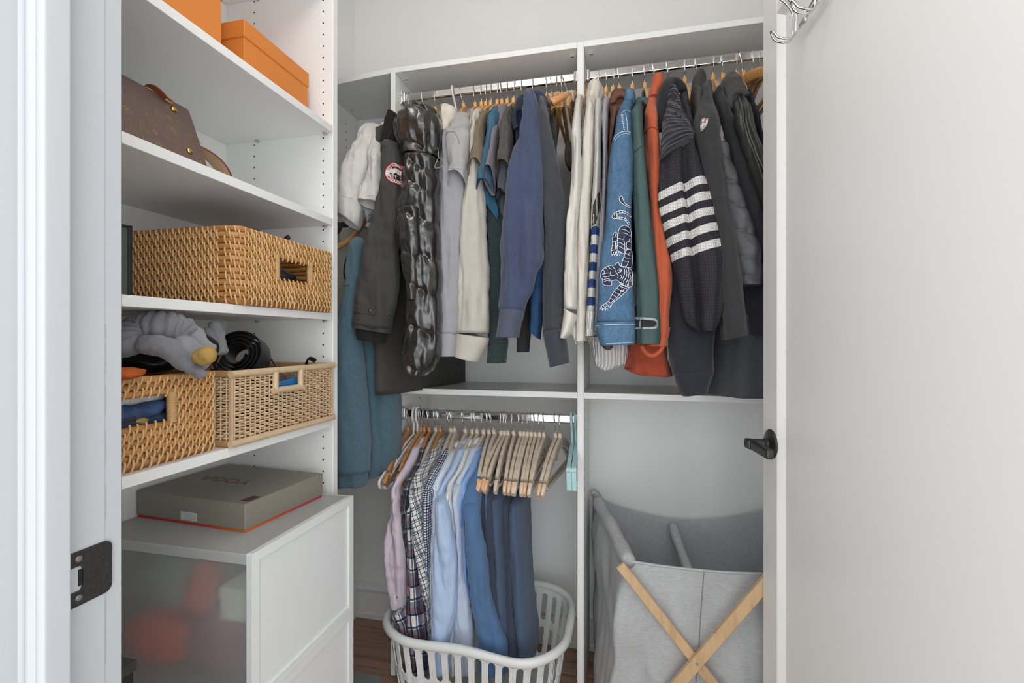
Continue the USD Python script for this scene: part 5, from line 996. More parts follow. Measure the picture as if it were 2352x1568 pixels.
# teal softshell
TL = mat('teal_softshell', '47615f', .75, dim=.84, bump=.15, bscale=600, var=.04, vscale=30, spec=.3)
TLr = [(230, 1464, 1482, 1.41), (252, 1454, 1476, 1.36), (280, 1450, 1474), (340, 1452, 1479), (440, 1455, 1489), (540, 1457, 1501), (640, 1459, 1511), (720, 1460, 1518), (756, 1460, 1520), ((1460, 789), (1519, 790))]
t = G('jacket', 'teal green jacket with a black cuff tab between denim and orange', 'jacket', 1480, TLr, TL, ZR-.62, 1.27, hd=.04, fold=.006, seed=49)
TV = loft(TLr, 1.27, .04, fold=.006, seed=49)[0]
tb = part(t, 'cuff_tab', decal(TV, Polygon(xz([(1460, 727), (1505, 731), (1512, 736), (1513, 748), (1507, 755), (1460, 756)], 1.235)), .001, .006, .0012), mat('reflective_grey', '9aa4aa', .4), label='grey edged black cuff tab')
part(tb, 'hook_tape', decal(TV, Polygon(xz([(1459, 732), (1503, 736), (1507, 739), (1507, 746), (1503, 750), (1459, 751)], 1.235)), .0026, .006), mat('black_hook_tape', '2c2c2c', .9, bump=.8, bscale=900))
part(t, 'seam', stitch([(1452, 352), (1465, 345), (1477, 336)], .0009, V=TV, Yp=1.235), mat('teal_seam', '2f4546', .8))
part(t, 'collar', tube(curve([atY(a, b, 1.34) for a, b in ((1463, 240), (1470, 231), (1480, 230), (1486, 242))], 20), .008, 10), TL, smooth=True)
hang('inside', 1479, 1481, None, True, 'natural wooden hanger carrying the teal green jacket', UPG)
# orange
OR = fabric('orange_fleece', 'd25c2c', .05, 90, .4, 500, .92, .3, .14, 900)
ORr = [(222, 1490, 1515, 1.40), (245, 1484, 1512, 1.35), (292, 1481, 1511), (340, 1482, 1516), (440, 1490, 1519), (551, 1497, 1532), (649, 1502, 1543), (690, 1504, 1538), (756, 1500, 1533), (795, 1480, 1530)]
t = G('jacket', 'orange stand-collar jacket left of the striped black cardigan', 'jacket', 1505, ORr, OR, ZR-.62, 1.30, hd=.035, fold=.008, seed=50)
part(t, 'collar', loft([(184, 1503, 1520), (189, 1496, 1525), (205, 1493, 1523), (220, 1490, 1517), (235, 1488, 1513)], 1.37, .045, fold=.003, rings=30, open_end=False), OR, smooth=True)
OR2 = fabric('orange_fleece_body', 'c55029', .05, 90, .4, 500, .92, .3, .14, 900)
part(t, 'front_hem', loft([(700, 1450, 1530), (780, 1446, 1530), (830, 1439, 1536), ((1436, 846), (1543, 860)), ((1470, 860), (1543, 864))], 1.42, .05, fold=.02, seed=51, ff=(26, 20, 3)), OR2, smooth=True)
part(t, 'sleeve_tab', tube(curve([atY(a, b, 1.275) for a, b in ((1474, 793), (1480, 806), (1497, 816), (1514, 807), (1524, 790), (1528, 760))], 40), .006, 10), OR, smooth=True)
part(t, 'shoulder_seam', stitch([(1481, 294), (1495, 292), (1510, 300)], .0009, V=loft(ORr, 1.30, .035, fold=.008, seed=50)[0], Yp=1.27), mat('orange_seam', '8c3a1c', .9))
hang('inside', 1498, 1505, None, True, 'natural wooden hanger carrying the orange jacket', UPG)
# striped cardigan
cl_, cr_ = [(1512, 447), (1516, 481), (1522, 515), (1533, 552), (1545, 590)], [(1620, 405), (1635, 443), (1642, 481), (1649, 517), (1655, 553)]
YC = 1.215
pl_, pr_ = np.array([atY(a, b, YC) for a, b in cl_]), np.array([atY(a, b, YC) for a, b in cr_])
kx = float(np.mean(-(pr_[:, 2]-pl_[:, 2])/(pr_[:, 0]-pl_[:, 0])))
CK = band_mat('charcoal_knit_white_bands', '3d3b42', 'f0ede8', list((pl_[:, 2]+kx*pl_[:, 0]+pr_[:, 2]+kx*pr_[:, 0])/2), .0105, kx, rib=.0062)
CKR = ribmat('charcoal_rib', '454348', .011, 'y', 1., .12, dark=.4)
CAr = [(212, 1534, 1550, 1.42), (228, 1530, 1558, 1.36), (262, 1524, 1568, 1.31), (307, 1519, 1590), (364, 1515, 1610), (411, 1512, 1622), (466, 1512, 1637), (511, 1520, 1647), (551, 1531, 1655), (603, 1545, 1661), (664, 1558, 1661), (710, 1566, 1657), (740, 1573, 1650), (760, 1590, 1640)]
t = G('cardigan', 'chunky charcoal cardigan with white sleeve stripes right of the orange jacket', 'cardigan', 1537, CAr, CK, ZR-.62, YC+.045, hd=.05, fold=.010, seed=52, n=64, shape=lambda th, a, P: -.034*np.exp(-((P[..., 0]-np.interp(P[..., 2], [atY(1, y, YC)[2] for y in (720, 640, 520, 440, 380)], [atY(x, 1, YC)[0] for x in (1604, 1592, 1577, 1571, 1573)]))/.008)**2)*(np.sin(a) < 0)*np.clip((th-.3)*5, 0, 1))
part(t, 'yoke', loft([(211, 1535, 1550, 1.39), (226, 1530, 1558, 1.345), (262, 1524, 1568, 1.30), (300, 1519, 1588, 1.25), ((1517, 350), (1594, 315), 1.245), ((1516, 368), (1580, 335), 1.245)], 1.245, .045, fold=.006, seed=53, open_end=False, shape=lambda th, a, P: .0035*np.sin((P[..., 2]+kx*.9*P[..., 0])*2*np.pi/.0115)), CKR, smooth=True)
part(t, 'collar', tube(curve([atY(a, b, y) for a, b, y in ((1517, 300, 1.30), (1518, 260, 1.31), (1523, 215, 1.33), (1533, 194, 1.35), (1547, 189, 1.37), (1560, 196, 1.37), (1566, 210, 1.37))], 50), np.r_[np.linspace(.009, .014, 25), np.full(25, .014)], 16), CKR, smooth=True)
hang('inside', 1529, 1537, None, True, 'natural wooden hanger carrying the striped charcoal cardigan', UPG)
NV2 = fabric('navy_black_fleece', '32333d', .10, 120, .5, 400, .95, .4, .22, 700, (1, 1, 1))
G('sweatshirt', 'dark navy sweatshirt hanging lowest below the striped cardigan', 'sweatshirt', 1550, [(560, 1545, 1640), (650, 1535, 1645), (700, 1532, 1645), (787, 1531, 1642), (835, 1539, 1641), ((1548, 862), (1640, 846))], NV2, ZR-.6, 1.335, hd=.045, fold=.012, seed=54, cuff=[((1551, 865), (1640, 848)), ((1557, 888), (1632, 876)), ((1566, 908), (1624, 898))], body=False)
hang('inside', 1572, 1572, None, True, 'natural wooden hanger between the striped cardigan and the black hood', UPG)
G('jacket', 'black jacket squeezed between the striped cardigan and the badge jacket', 'jacket', 1572, [(215, 1562, 1580, 1.40), (240, 1560, 1582, 1.36), (280, 1568, 1590), (340, 1585, 1606)], fabric('slate_black', '383b3f', .08), ZR-.6, 1.33, hd=.03, seed=55)
HB = mat('black_brown_shell', '3a3633', .6, dim=.84, bump=.3, bscale=80, var=.1, vscale=30)
t = G('coat', 'black coat with a tall collar behind the badge jacket', 'coat', 1595, [(173, 1601, 1612, 1.42), (182, 1593, 1619, 1.39), (205, 1588, 1622, 1.37), (235, 1587, 1616), (290, 1590, 1606), (360, 1598, 1612)], HB, ZR-.6, 1.33, hd=.035, fold=.006, seed=56)
hang('inside', 1595, 1600, None, True, 'natural wooden hanger under the tall collar of the black coat', UPG)
WL = fabric('charcoal_wool', '3b3a3c', .14, 250, .6, 500, .95, .3, .3, 700, (1, 1, 1))
WLr = [(198, 1612, 1628, 1.41), (213, 1602, 1632, 1.36), (252, 1598, 1643, 1.31), (307, 1594, 1652), (364, 1605, 1661), (425, 1618, 1673), (500, 1630, 1684), (560, 1640, 1691), (634, 1648, 1701), (695, 1651, 1706), (740, 1654, 1711), ((1660, 781), (1713, 769))]
t = G('jacket', 'charcoal wool jacket with a small white shield badge on the sleeve', 'jacket', 1615, WLr, WL, ZR-.62, 1.265, hd=.045, fold=.010, seed=57)
WV = loft(WLr, 1.265, .045, fold=.010, seed=57)[0]
sh = [(1612, 272), (1614, 267), (1619, 266), (1622, 270), (1628, 268), (1627, 277), (1625, 285), (1620, 293), (1611, 299), (1610, 287)]
bd = part(t, 'shield_badge', decal(WV, Polygon(xz(sh, 1.22)), .0025, .01, .001), mat('badge_white', 'dcd3cc', .7), label='small white shield badge')
c_ = np.array(atY(1618.5, 280, 1.22)[[0, 2]])
bird = shapely.union_all([shapely.affinity.scale(Point(0, 0).buffer(.0032), .8, 1.1), Polygon([(.001, .002), (.0045, .005), (.003, .0065), (.0005, .005)]), Polygon([(-.002, 0), (-.0055, .003), (-.005, -.001)])])
part(bd, 'badge_outline', decal(WV, Polygon(xz(sh, 1.22)).buffer(-.0012).difference(Polygon(xz(sh, 1.22)).buffer(-.0019)), .0034, .01), mat('badge_navy', '33334a', .7))
part(bd, 'badge_figure', decal(WV, shapely.affinity.translate(bird, *(c_+[.001, .002])), .0036, .01), mat('badge_rose', 'a8605a', .7))
part(bd, 'badge_lettering', decal(WV, shapely.affinity.translate(shapely.union_all([shapely.box(k*.0016-.004, -.012+k*.0006, k*.0016-.0033, -.0095+k*.0006) for k in range(5)]), *c_), .0036, .01), mat('badge_navy', '33334a', .7))
hang('inside', 1639, 1637, None, True, 'natural wooden hanger right of the badge jacket shoulder', UPG)
DPM = mat('matte_black_down', '5c5b60', .5, dim=.84, bump=.4, bscale=60, var=.08, vscale=20, spec=.35)
def dpf(t_, a, P):
    zs = np.array([atY(1690, y, 1.29)[2] for y in (372, 424, 476, 532, 590, 632)])+.25*(atY(1690, 480, 1.29)[0]-.39); z = P[..., 2]+.25*(P[..., 0]-.39); k = np.min(np.abs(z[..., None]-zs), -1)
    return .008*(1-np.exp(-k/.007))-.005+.007*(meshkit.fbm(P*np.array([90, 60, 30]), 2, 5)-.5)*np.exp(-k/.02)
G('puffer_jacket', 'matte black quilted puffer sleeve beside the wool badge jacket', 'puffer jacket', 1655, [(330, 1634, 1664), (376, 1640, 1679), (423, 1646, 1694), (472, 1654, 1711), (527, 1664, 1731), (588, 1676, 1750), (630, 1686, 1754), (657, 1696, 1747)], DPM, ZR-.5, 1.30, hd=.035, fold=.006, seed=58, rings=110, shape=dpf, open_end=False, body=False)
hang('inside', 1655, 1660, None, True, 'natural wooden hanger behind the grey wool collar', UPG)
BF = fabric('black_boucle', '303033', .16, 300, .8, 450, .95, .3, .3, 600, (1, 1, 1))
t = G('cardigan', 'black fleece cardigan leaning right between puffer sleeve and leather jacket', 'cardigan', 1668, [(207, 1640, 1658, 1.41), (230, 1643, 1666, 1.36), (266, 1655, 1679, 1.33), (299, 1662, 1698), (344, 1673, 1718), (400, 1688, 1748), (466, 1705, 1767), (560, 1725, 1785), (640, 1735, 1790)], BF, ZR-.5, 1.325, hd=.04, fold=.008, seed=59, body=False)
part(t, 'far_sleeve', loft([(600, 1700, 1775), (640, 1702, 1780), (700, 1707, 1786), (745, 1713, 1790), (768, 1717, 1792)], 1.345, .035, fold=.008, seed=60), BF, smooth=True)
GW = fabric('grey_wool', '504c4b', .14, 250, .7, 450, .95, .3, .25, 700, (1, 1, 1))
t = G('coat', 'long grey wool coat whose hem ends just above the middle shelf by the door', 'coat', 1690, [(184, 1668, 1688, 1.42), (194, 1656, 1700, 1.38), (215, 1660, 1712, 1.36), (250, 1668, 1700), (300, 1676, 1700)], GW, ZR-.62, 1.345, hd=.04, fold=.008, seed=61, body=False)
part(t, 'collar', tube(curve([atY(a, b, 1.315) for a, b in ((1675, 250), (1678, 228), (1688, 212), (1702, 209), (1714, 220))], 30), .008, 10), GW, smooth=True)
GW2 = fabric('blue_grey_tweed', '4a4b52', .2, 260, .7, 450, .95, .3, .35, 650, (1, 1, 1))
part(t, 'skirt', loft([(720, 1640, 1800), (800, 1638, 1805), (860, 1634, 1808), ((1626, 903), (1812, 908))], 1.43, .10, fold=.010, seed=62), GW2, smooth=True)
hang('inside', 1691, 1690, None, True, 'natural wooden hanger behind the leather jacket collar', UPG)
LJ = mat('olive_black_leather', '2e302c', .28, bump=.3, bscale=300, var=.2, vscale=20, coat=.2)
LJr = [(214, 1690, 1706, 1.37), (232, 1683, 1713, 1.33), (280, 1690, 1727), (330, 1703, 1742), (390, 1724, 1762), (440, 1742, 1780), (520, 1765, 1800)]
t = G('leather_jacket', 'shiny black leather jacket sleeve just left of the open door', 'jacket', 1697, LJr, LJ, ZR-.5, 1.275, hd=.03, fold=.004, seed=63, body=False, shape=lambda th, a, P: .008*np.cos(a*2)**2*1.-.016*np.exp(-(np.cos(a)/.22)**2)*(np.sin(a) < 0))
G('coat', 'blue-black coat shoulder at the door edge right of the leather jacket', 'coat', 1712, [(216, 1704, 1720, 1.42), (240, 1712, 1730, 1.38), (290, 1725, 1744), (340, 1736, 1760), (440, 1755, 1785)], fabric('blue_black_wool', '33353f', .1), ZR-.5, 1.35, hd=.035, seed=64, body=False)
hang('natural', 1694, 1708, 1772, True, 'bare natural wooden hanger leaning right beside the leather jacket', 'bare hangers by the door')
hang('natural', 1726, 1728, 1790, True, 'bare natural wooden hanger last but one before the door edge', 'bare hangers by the door')
hang('natural', 1742, 1743, 1800, True, 'bare natural wooden hanger cut by the door edge', 'bare hangers by the door')
# ================= the lower rod =================
LG, LO = 'shirts on the lower rod', 'hangers on the lower rod'
LILAC = fabric('lilac_oxford', 'd3c5d1', .03, 60, .2, 900, dim=1.)
def shirt(name, label, cat_, px, rows, m, Y=1.335, cuff=None, collar=True, sh=None, **k):
    if rows[-1][0] > 1455: rows = rows+[(1540, rows[-1][1]+4, rows[-1][2]+2)]
    n = sum(1 for q in rows if len(q) > 3); y0 = rows[n][0]
    rows = [(q[0]-5, q[1]-1, q[2], q[3]) for q in rows[:n]]+[(q[0], q[1], q[2], Y+.075*max(0, (q[0]-y0)/(1500-y0))) for q in rows[n:]]
    x0 = neckx(px, 1000); t = thing(name, label, cat_, (x0, YR, ZR2-.09), LG)
    L, R = rowpts(rows, Y); xm = (L+R)[:, 0]/2
    # shoulder yoke: follows the hanger from the neck to the shoulder tip
    k.setdefault('hd', .028); k.setdefault('fold', .009)
    part(t, 'body', slab(float(xm[n:].mean()), x0+(x0-float(xm[n]))*.3, .024, ZR2-.078, H-.80, 1.352, 1.775, .125, seed=int(px)), m, smooth=True)
    q_ = rows[n]; w_ = (q_[2]-q_[1])*.06
    part(t, 'yoke', loft(rows[:n]+[(q_[0], q_[1]+w_, q_[2]-w_, q_[3])], Y, [.075 if i < n-1 else .045 for i in range(n)]+[.020], fold=.002, wr=.0006, rings=34, seed=int(px), open_end=False), m, smooth=True)
    part(t, 'sleeve', loft(rows[n-1:], Y, seed=int(px), **k), m, smooth=True)
    if collar:
        y0 = rows[0]; p = [atY(a, b, y) for a, b, y in ((y0[1]-2, y0[0]+10, 1.50), ((y0[1]+y0[2])/2-2, y0[0]-3, 1.525), (y0[2]-1, y0[0]-2, 1.57))]
        part(t, 'collar', tube(spline(p, 14), .0095, 10), m, smooth=True)
    return t
DPL = uvmat('dark_plaid', [(0, '6f747d'), (.10, 'ece6da'), (.13, '6f747d'), (.42, 'c9a65a'), (.44, '6f747d'), (.70, 'd9d4cc'), (.80, '6f747d')], [(0, '8b8f97'), (.2, 'e8e2d6'), (.36, '6d727c'), (.6, '8b8f97'), (.74, 'c77064'), (.77, '8b8f97'), (.9, 'd8c596'), (.92, '7a7f8a')], .055, .062)
RPL = uvmat('red_navy_plaid', [(0, 'f2efec'), (.16, '6a7189'), (.24, 'f2efec'), (.30, '5b6380'), (.55, 'a9adb8'), (.58, 'd6303a'), (.63, 'a9adb8'), (.78, '4b5370'), (.9, 'f2efec')], [(0, 'f2efec'), (.20, '5b6072'), (.27, 'f2efec'), (.31, '8b8d98'), (.52, '777a88'), (.55, 'd8464a'), (.58, '777a88'), (.75, '3f4763'), (.82, 'e9e6e4')], .05, .088)
WPL = uvmat('white_navy_check', [(0, 'f0eeea'), (.12, '39435c'), (.18, 'f0eeea'), (.52, '39435c'), (.57, 'f0eeea'), (.66, '8f98a6'), (.92, 'f0eeea')], [(0, 'f0eeea'), (.10, '39435c'), (.16, 'f0eeea'), (.45, '8f98a6'), (.62, 'f0eeea'), (.7, '39435c'), (.76, 'f0eeea')], .032, .036, ang=12)
GIN = uvmat('navy_gingham', [(0, 'f3f3f3'), (.5, '6d7896')], [(0, 'f3f3f3'), (.5, '5d6887')], .0085, .0085)
STR = uvmat('fine_grey_stripe', [(0, 'f2f1ee'), (.55, 'b3b3b2')], [(0, 'ffffff')], .0042, .1)
STB = uvmat('fine_blue_stripe', [(0, 'eef2f8'), (.5, 'a7b9d8')], [(0, 'ffffff')], .0040, .1)
MIC = uvmat('micro_dot_blue', [(0, 'dfe6f0'), (.6, 'bccbe2')], [(0, 'f4f6fa'), (.6, 'd6e0ee')], .0036, .0036)
LB = fabric('light_blue_oxford', 'b3c8e6',.04, 60, .2, 900, dim=1.); PB = fabric('pale_blue_poplin', 'c3cedd',.03, 60, .2, 900, dim=1.); MB_ = fabric('mid_blue_oxford', '86a6d6',.04, 60, .2, 900, dim=1.)
DB = fabric('dark_blue_jersey', '52739a',.10, 200, .35, 500, .92, .3, .2, 800, (1, 1, 3), dim=1.); DB2 = fabric('navy_grey_jersey', '3f485a',.08, 200, .35, 500, .92, .3, .18, 800, (1, 1, 3), dim=1.); DB3 = fabric('steel_blue_jersey', '4c5d76',.09, 200, .35, 500, .92, .3, .2, 800, (1, 1, 3), dim=1.)
shirt('shirt', 'lilac button-down shirt at the left end of the lower rod', 'shirt', 968, [(1018, 966, 982, 1.53), (1050, 950, 970, 1.47), (1092, 926, 946, 1.40), (1126, 908, 924, 1.355), (1150, 901, 922), (1180, 896, 925), (1237, 888, 930), (1324, 892, 933), (1392, 902, 935)], LILAC, 1.33, fold=.014)
t = shirt('shirt', 'dark plaid flannel shirt between the lilac and the white checked shirts', 'shirt', 985, [(1021, 980, 996, 1.53), (1060, 967, 987, 1.46), (1094, 949, 969, 1.40), (1118, 934, 955, 1.35), (1140, 926, 944), (1180, 926, 943), (1240, 930, 945), (1300, 934, 948)], DPL, 1.335)
RPr = [(1155, 943, 951), (1205, 938, 954), (1259, 935, 960), (1313, 937, 966), (1378, 936, 976), (1420, 936, 982), (1466, 942, 988), (1545, 950, 992)]
t = thing('shirt', 'red, white and navy plaid shirt with its cuff poking over the basket rim', 'shirt', (neckx(992, 1000), YR, ZR2-.1), LG)
part(t, 'sleeve', loft([(q[0], q[1], q[2], 1.335+.03*i/7) for i, q in enumerate(RPr)], 1.34, .03, fold=.010, seed=71), RPL, smooth=True)
part(t, 'turned_cuff', loft([((900, 1408), (936, 1390)), ((906, 1420), (941, 1406)), ((914, 1434), (945, 1428)), ((922, 1448), (948, 1450)), ((930, 1456), (948, 1458))], 1.35, .028, fold=.006, wr=.003, seed=72, open_end=False), RPL, smooth=True)
shirt('shirt', 'white shirt with a thin navy grid check right of the red plaid', 'shirt', 1008, [(1023, 1003, 1022, 1.53), (1050, 989, 1014, 1.47), (1082, 966, 996, 1.41), (1113, 948, 982, 1.355), (1136, 943, 973), (1178, 949, 974), (1227, 952, 978), (1292, 963, 986), (1357, 974, 990), (1411, 983, 992), (1460, 986, 993)], WPL, 1.30)
shirt('shirt', 'navy and white gingham shirt with the smallest checks', 'shirt', 1032, [(1024, 1033, 1052, 1.53), (1054, 1015, 1042, 1.47), (1083, 998, 1024, 1.41), (1117, 979, 1003, 1.355), (1140, 975, 996), (1180, 977, 993), (1240, 980, 991), (1300, 984, 991)], GIN, 1.31)
shirt('shirt', 'white shirt with fine grey stripes left of the light blue shirt', 'shirt', 1048, [(1028, 1046, 1062, 1.53), (1073, 1024, 1043, 1.43), (1113, 1002, 1021, 1.37), (1145, 992, 1011), (1200, 991, 1011), (1280, 989, 1009), (1400, 990, 1011), (1466, 992, 1012)], STB, 1.325)
shirt('shirt', 'plain light blue oxford shirt with the widest sleeve on the lower rod', 'shirt', 1066, [(1021, 1066, 1083, 1.53), (1060, 1050, 1070, 1.46), (1098, 1030, 1047, 1.40), (1130, 1009, 1029, 1.35), (1160, 1003, 1024), (1205, 999, 1035), (1292, 992, 1047), (1357, 991, 1048), (1420, 991, 1043), (1474, 992, 1031)], LB, 1.275, fold=.010)
shirt('shirt', 'white fine-striped shirt directly right of the light blue shirt shoulder', 'shirt', 1078, [(1023, 1078, 1093, 1.53), (1070, 1062, 1079, 1.44), (1110, 1035, 1051, 1.37), (1140, 1027, 1042), (1190, 1034, 1049), (1260, 1042, 1054), (1360, 1044, 1062), (1474, 1030, 1060)], STR, 1.32)
shirt('shirt', 'pale blue micro-patterned shirt between the striped shirt and the mid blue shirt', 'shirt', 1094, [(1020, 1091, 1108, 1.53), (1060, 1077, 1096, 1.45), (1100, 1055, 1072, 1.38), (1140, 1041, 1056), (1200, 1044, 1062), (1292, 1047, 1068), (1378, 1047, 1080), (1474, 1045, 1091)], MIC, 1.315)
shirt('shirt', 'mid blue oxford shirt left of the dark blue jersey', 'shirt', 1108, [(1028, 1100, 1115, 1.53), (1073, 1086, 1102, 1.44), (1115, 1062, 1078, 1.37), (1146, 1049, 1069), (1227, 1055, 1072), (1303, 1066, 1078), (1380, 1076, 1088)], MB_, 1.325)
shirt('pullover', 'heathered dark blue jersey pullover left of the bare greige hangers', 'pullover', 1122, [(1037, 1114, 1133, 1.53), (1065, 1104, 1127, 1.48), (1104, 1080, 1114, 1.41), (1138, 1067, 1107, 1.355), (1200, 1068, 1102), (1271, 1073, 1118), (1378, 1086, 1133), (1438, 1093, 1149), (1484, 1098, 1165)], DB, 1.29, collar=False)
for k, (lab, rows, m, Yc, hd) in enumerate((('dark navy-grey trousers draped over a hanger bar right of the dark blue jersey', [(1110, 1108, 1142), (1160, 1105, 1146), (1250, 1108, 1152), (1350, 1122, 1162), (1486, 1138, 1180)], DB2, 1.44, .09),
        ('navy trousers draped second from left below the bare hangers', [(1120, 1138, 1168), (1200, 1140, 1170), (1300, 1146, 1176), (1400, 1152, 1182), (1488, 1160, 1192)], DB3, 1.46, .09),
        ('dark trousers draped third from left below the bare hangers', [(1125, 1160, 1188), (1200, 1162, 1190), (1300, 1166, 1198), (1400, 1168, 1205), (1489, 1172, 1212)], DB2, 1.47, .09),
        ('steel blue trousers draped at the right end below the bare hangers', [(1130, 1178, 1208), (1200, 1178, 1213), (1271, 1180, 1219), (1367, 1186, 1226), (1489, 1196, 1236)], DB3, 1.46, .10))):
    t = thing('trousers', lab, 'trousers', (neckx(1150+20*k, 1000), YR, ZR2-.2), 'trousers over the hanger bars')
    part(t, 'legs', loft(rows, Yc, hd, fold=.010, seed=80+k, ff=(40, 16, 2.4)), m, smooth=True)
# hangers, left to right
hang('brown', 935, 938, 878, False, 'brown wooden hanger farthest left on the lower rod', LO)
hang('brown', 964, 968, 902, False, 'brown wooden hanger in front of the white plastic hangers', LO)
hang('plastic', 952, 950, 868, False, 'white plastic hanger left of its twin on the lower rod', 'white plastic hangers on the lower rod')
hang('plastic', 959, 959, 876, False, 'white plastic hanger right of its twin on the lower rod', 'white plastic hangers on the lower rod')
for a, b, kd, lb, tp in ((973, 976, 'brown', 'lilac shirt', 915), (982, 987, 'brown', 'dark plaid shirt', 944), (997, 1002, 'greige', 'red, white and navy plaid shirt', 953), (1004, 1012, 'brown', 'white navy-grid shirt', 964), (1027, 1037, 'greige', 'gingham shirt', 989), (1033, 1045, 'greige', 'fine blue striped shirt', 1006), (1061, 1070, 'greige_pale', 'light blue oxford shirt', 1019), (1084, 1086, 'greige', 'grey striped shirt', 1035), (1089, 1097, 'greige_pale', 'micro-patterned pale blue shirt', 1049), (1106, 1112, 'greige', 'mid blue oxford shirt', 1060), (1117, 1124, 'greige', 'dark blue jersey pullover', 1089)):
    hang(kd, a, b, tp, False, f'wooden hanger on the lower rod carrying the {lb}', LO)
hang('greige', 1124, 1136, 1094, False, 'greige wooden hanger just right of the dark blue jersey shoulder', LO)
bare = ((1152, 1152, 1104, 'greige'), (1157, 1160, 1114, 'greige'), (1161, 1168, 1128, 'greige_pale'), (1174, 1181, 1152, 'greige'), (1191, 1196, 1162, 'greige_pale'), (1200, 1204, 1176, 'greige'), (1212, 1212, 1184, 'greige_pale'), (1218, 1221, 1194, 'greige_pale'), (1226, 1230, 1203, 'greige'), (1237, 1240, 1213, 'greige_pale'), (1248, 1250, 1214, 'greige_pale'), (1274, 1277, 1237, 'greige'), (1286, 1287, 1247, 'greige_pale'))
ORD = 'first second third fourth fifth sixth seventh eighth ninth tenth eleventh twelfth last'.split()
for k, (a, b, c, kd) in enumerate(bare): hang(kd, a, b, c, False, f'bare greige wooden hanger on the lower rod, {ORD[k]} of thirteen from the left', 'bare greige hangers on the lower rod')
hang('clip', 1312, 1314, 1301, False, 'mint plastic clip hanger left of its twin by the middle upright', 'mint clip hangers')
hang('clip', 1321, 1323, 1314, False, 'mint plastic clip hanger closest to the middle upright', 'mint clip hangers')

# ================= laundry basket =================
LBM = mat('pearl_plastic', 'dddedb', .28, bump=.03, bscale=200, spec=.5)
def rr(cx, cy, lx, ly, r, n=300):
    p = rpath(cx-lx/2, cx+lx/2, cy-ly/2, cy+ly/2, r, 24); return resamp(p, 2*(lx+ly)/n)[0]
def rimz(x, y): return .288-.006*np.sin((x+.44)*9)*(y < 1.45)+.004*np.cos((x+.43)*21)*(y < 1.45)
def laundry():
    cx, cy, lx, ly, ht = -.442, 1.49, .590, .430, .282
    t = thing('laundry_basket', 'pearl white plastic laundry basket with slotted sides under the shirts', 'laundry basket', (cx, cy, 0))
    top = rr(cx, cy, lx-.03, ly-.03, .13); N = len(top); seg = np.linalg.norm(np.roll(top, -1, 0)-top, axis=1); S_ = np.r_[0, np.cumsum(seg)]; P = S_[-1]
    def wallpt(s, z):
        i = np.searchsorted(S_, np.mod(s, P), side='right')-1; i = np.clip(i, 0, N-1); f = (np.mod(s, P)-S_[i])/seg[i]
        q = top[i]*(1-f)[:, None]+top[(i+1) % N]*f[:, None]; c = np.array([cx, cy]); k = .84+.16*(z/ht)**.8
        return np.c_[c+(q-c)*k[:, None], z*(rimz(q[:, 0], q[:, 1])-.008)/ht]
    npit = int(P/.0405); pit = P/npit; slots = []
    for i in range(npit):
        s = (i+.5)*pit
        for za, zb in ((.168, .258), (.055, .145)): slots.append(LineString([(s, za+.0105), (s, zb-.0105)]).buffer(.0108, 6))
    sl = shapely.union_all(slots); ms = []
    for a in np.arange(0, P-1e-6, P/240):
        g = shapely.box(a, 0.006, a+P/240+1e-7, ht).difference(sl)
        for h in getattr(g, 'geoms', [g]):
            if h.geom_type != 'Polygon' or h.area < 1e-9: continue
            v, f = trimesh.creation.triangulate_polygon(h.segmentize(.02), engine='earcut')
            o = wallpt(v[:, 0], v[:, 1]); c = np.array([cx, cy, 0]); d = (o-c)*[1, 1, 0]; d /= np.linalg.norm(d, axis=1)[:, None]+1e-9
            q = o-d*.0028; n = len(v); e = trimesh.Trimesh(v, f, process=False) if v.shape[1] == 3 else trimesh.Trimesh(np.c_[v, np.zeros(n)], f, process=False)
            ed = e.edges[trimesh.grouping.group_rows(e.edges_sorted, require_count=1)]
            side = np.vstack([np.c_[ed[:, 0], ed[:, 1], ed[:, 1]+n], np.c_[ed[:, 0], ed[:, 1]+n, ed[:, 0]+n]])
            ms.append((np.vstack([o, q]), np.vstack([f, f[:, ::-1]+n, side])))
    part(t, 'slotted_wall', cat(*ms), LBM, smooth=25)
    rim = rr(cx, cy, lx-.018, ly-.018, .135); z = rimz(rim[:, 0], rim[:, 1]); d = rim-np.array([cx, cy]); d /= np.linalg.norm(d, axis=1)[:, None]
    a = np.radians(np.linspace(-60, 240, 16)); sec = np.array([(.0125*math.cos(x), .0135*math.sin(x)) for x in a])
    ring = np.stack([np.c_[rim+d*u, z-.010+w] for u, w in sec], 1); part(t, 'rolled_rim', skin(ring, True, False)[:2], LBM, smooth=True)
    part(t, 'floor_plate', turn(extrude(Polygon(rr(cx, cy, (lx-.03)*.85, (ly-.03)*.85, .11)), .004), np.eye(3), (0, 0, .004)), LBM)
laundry()

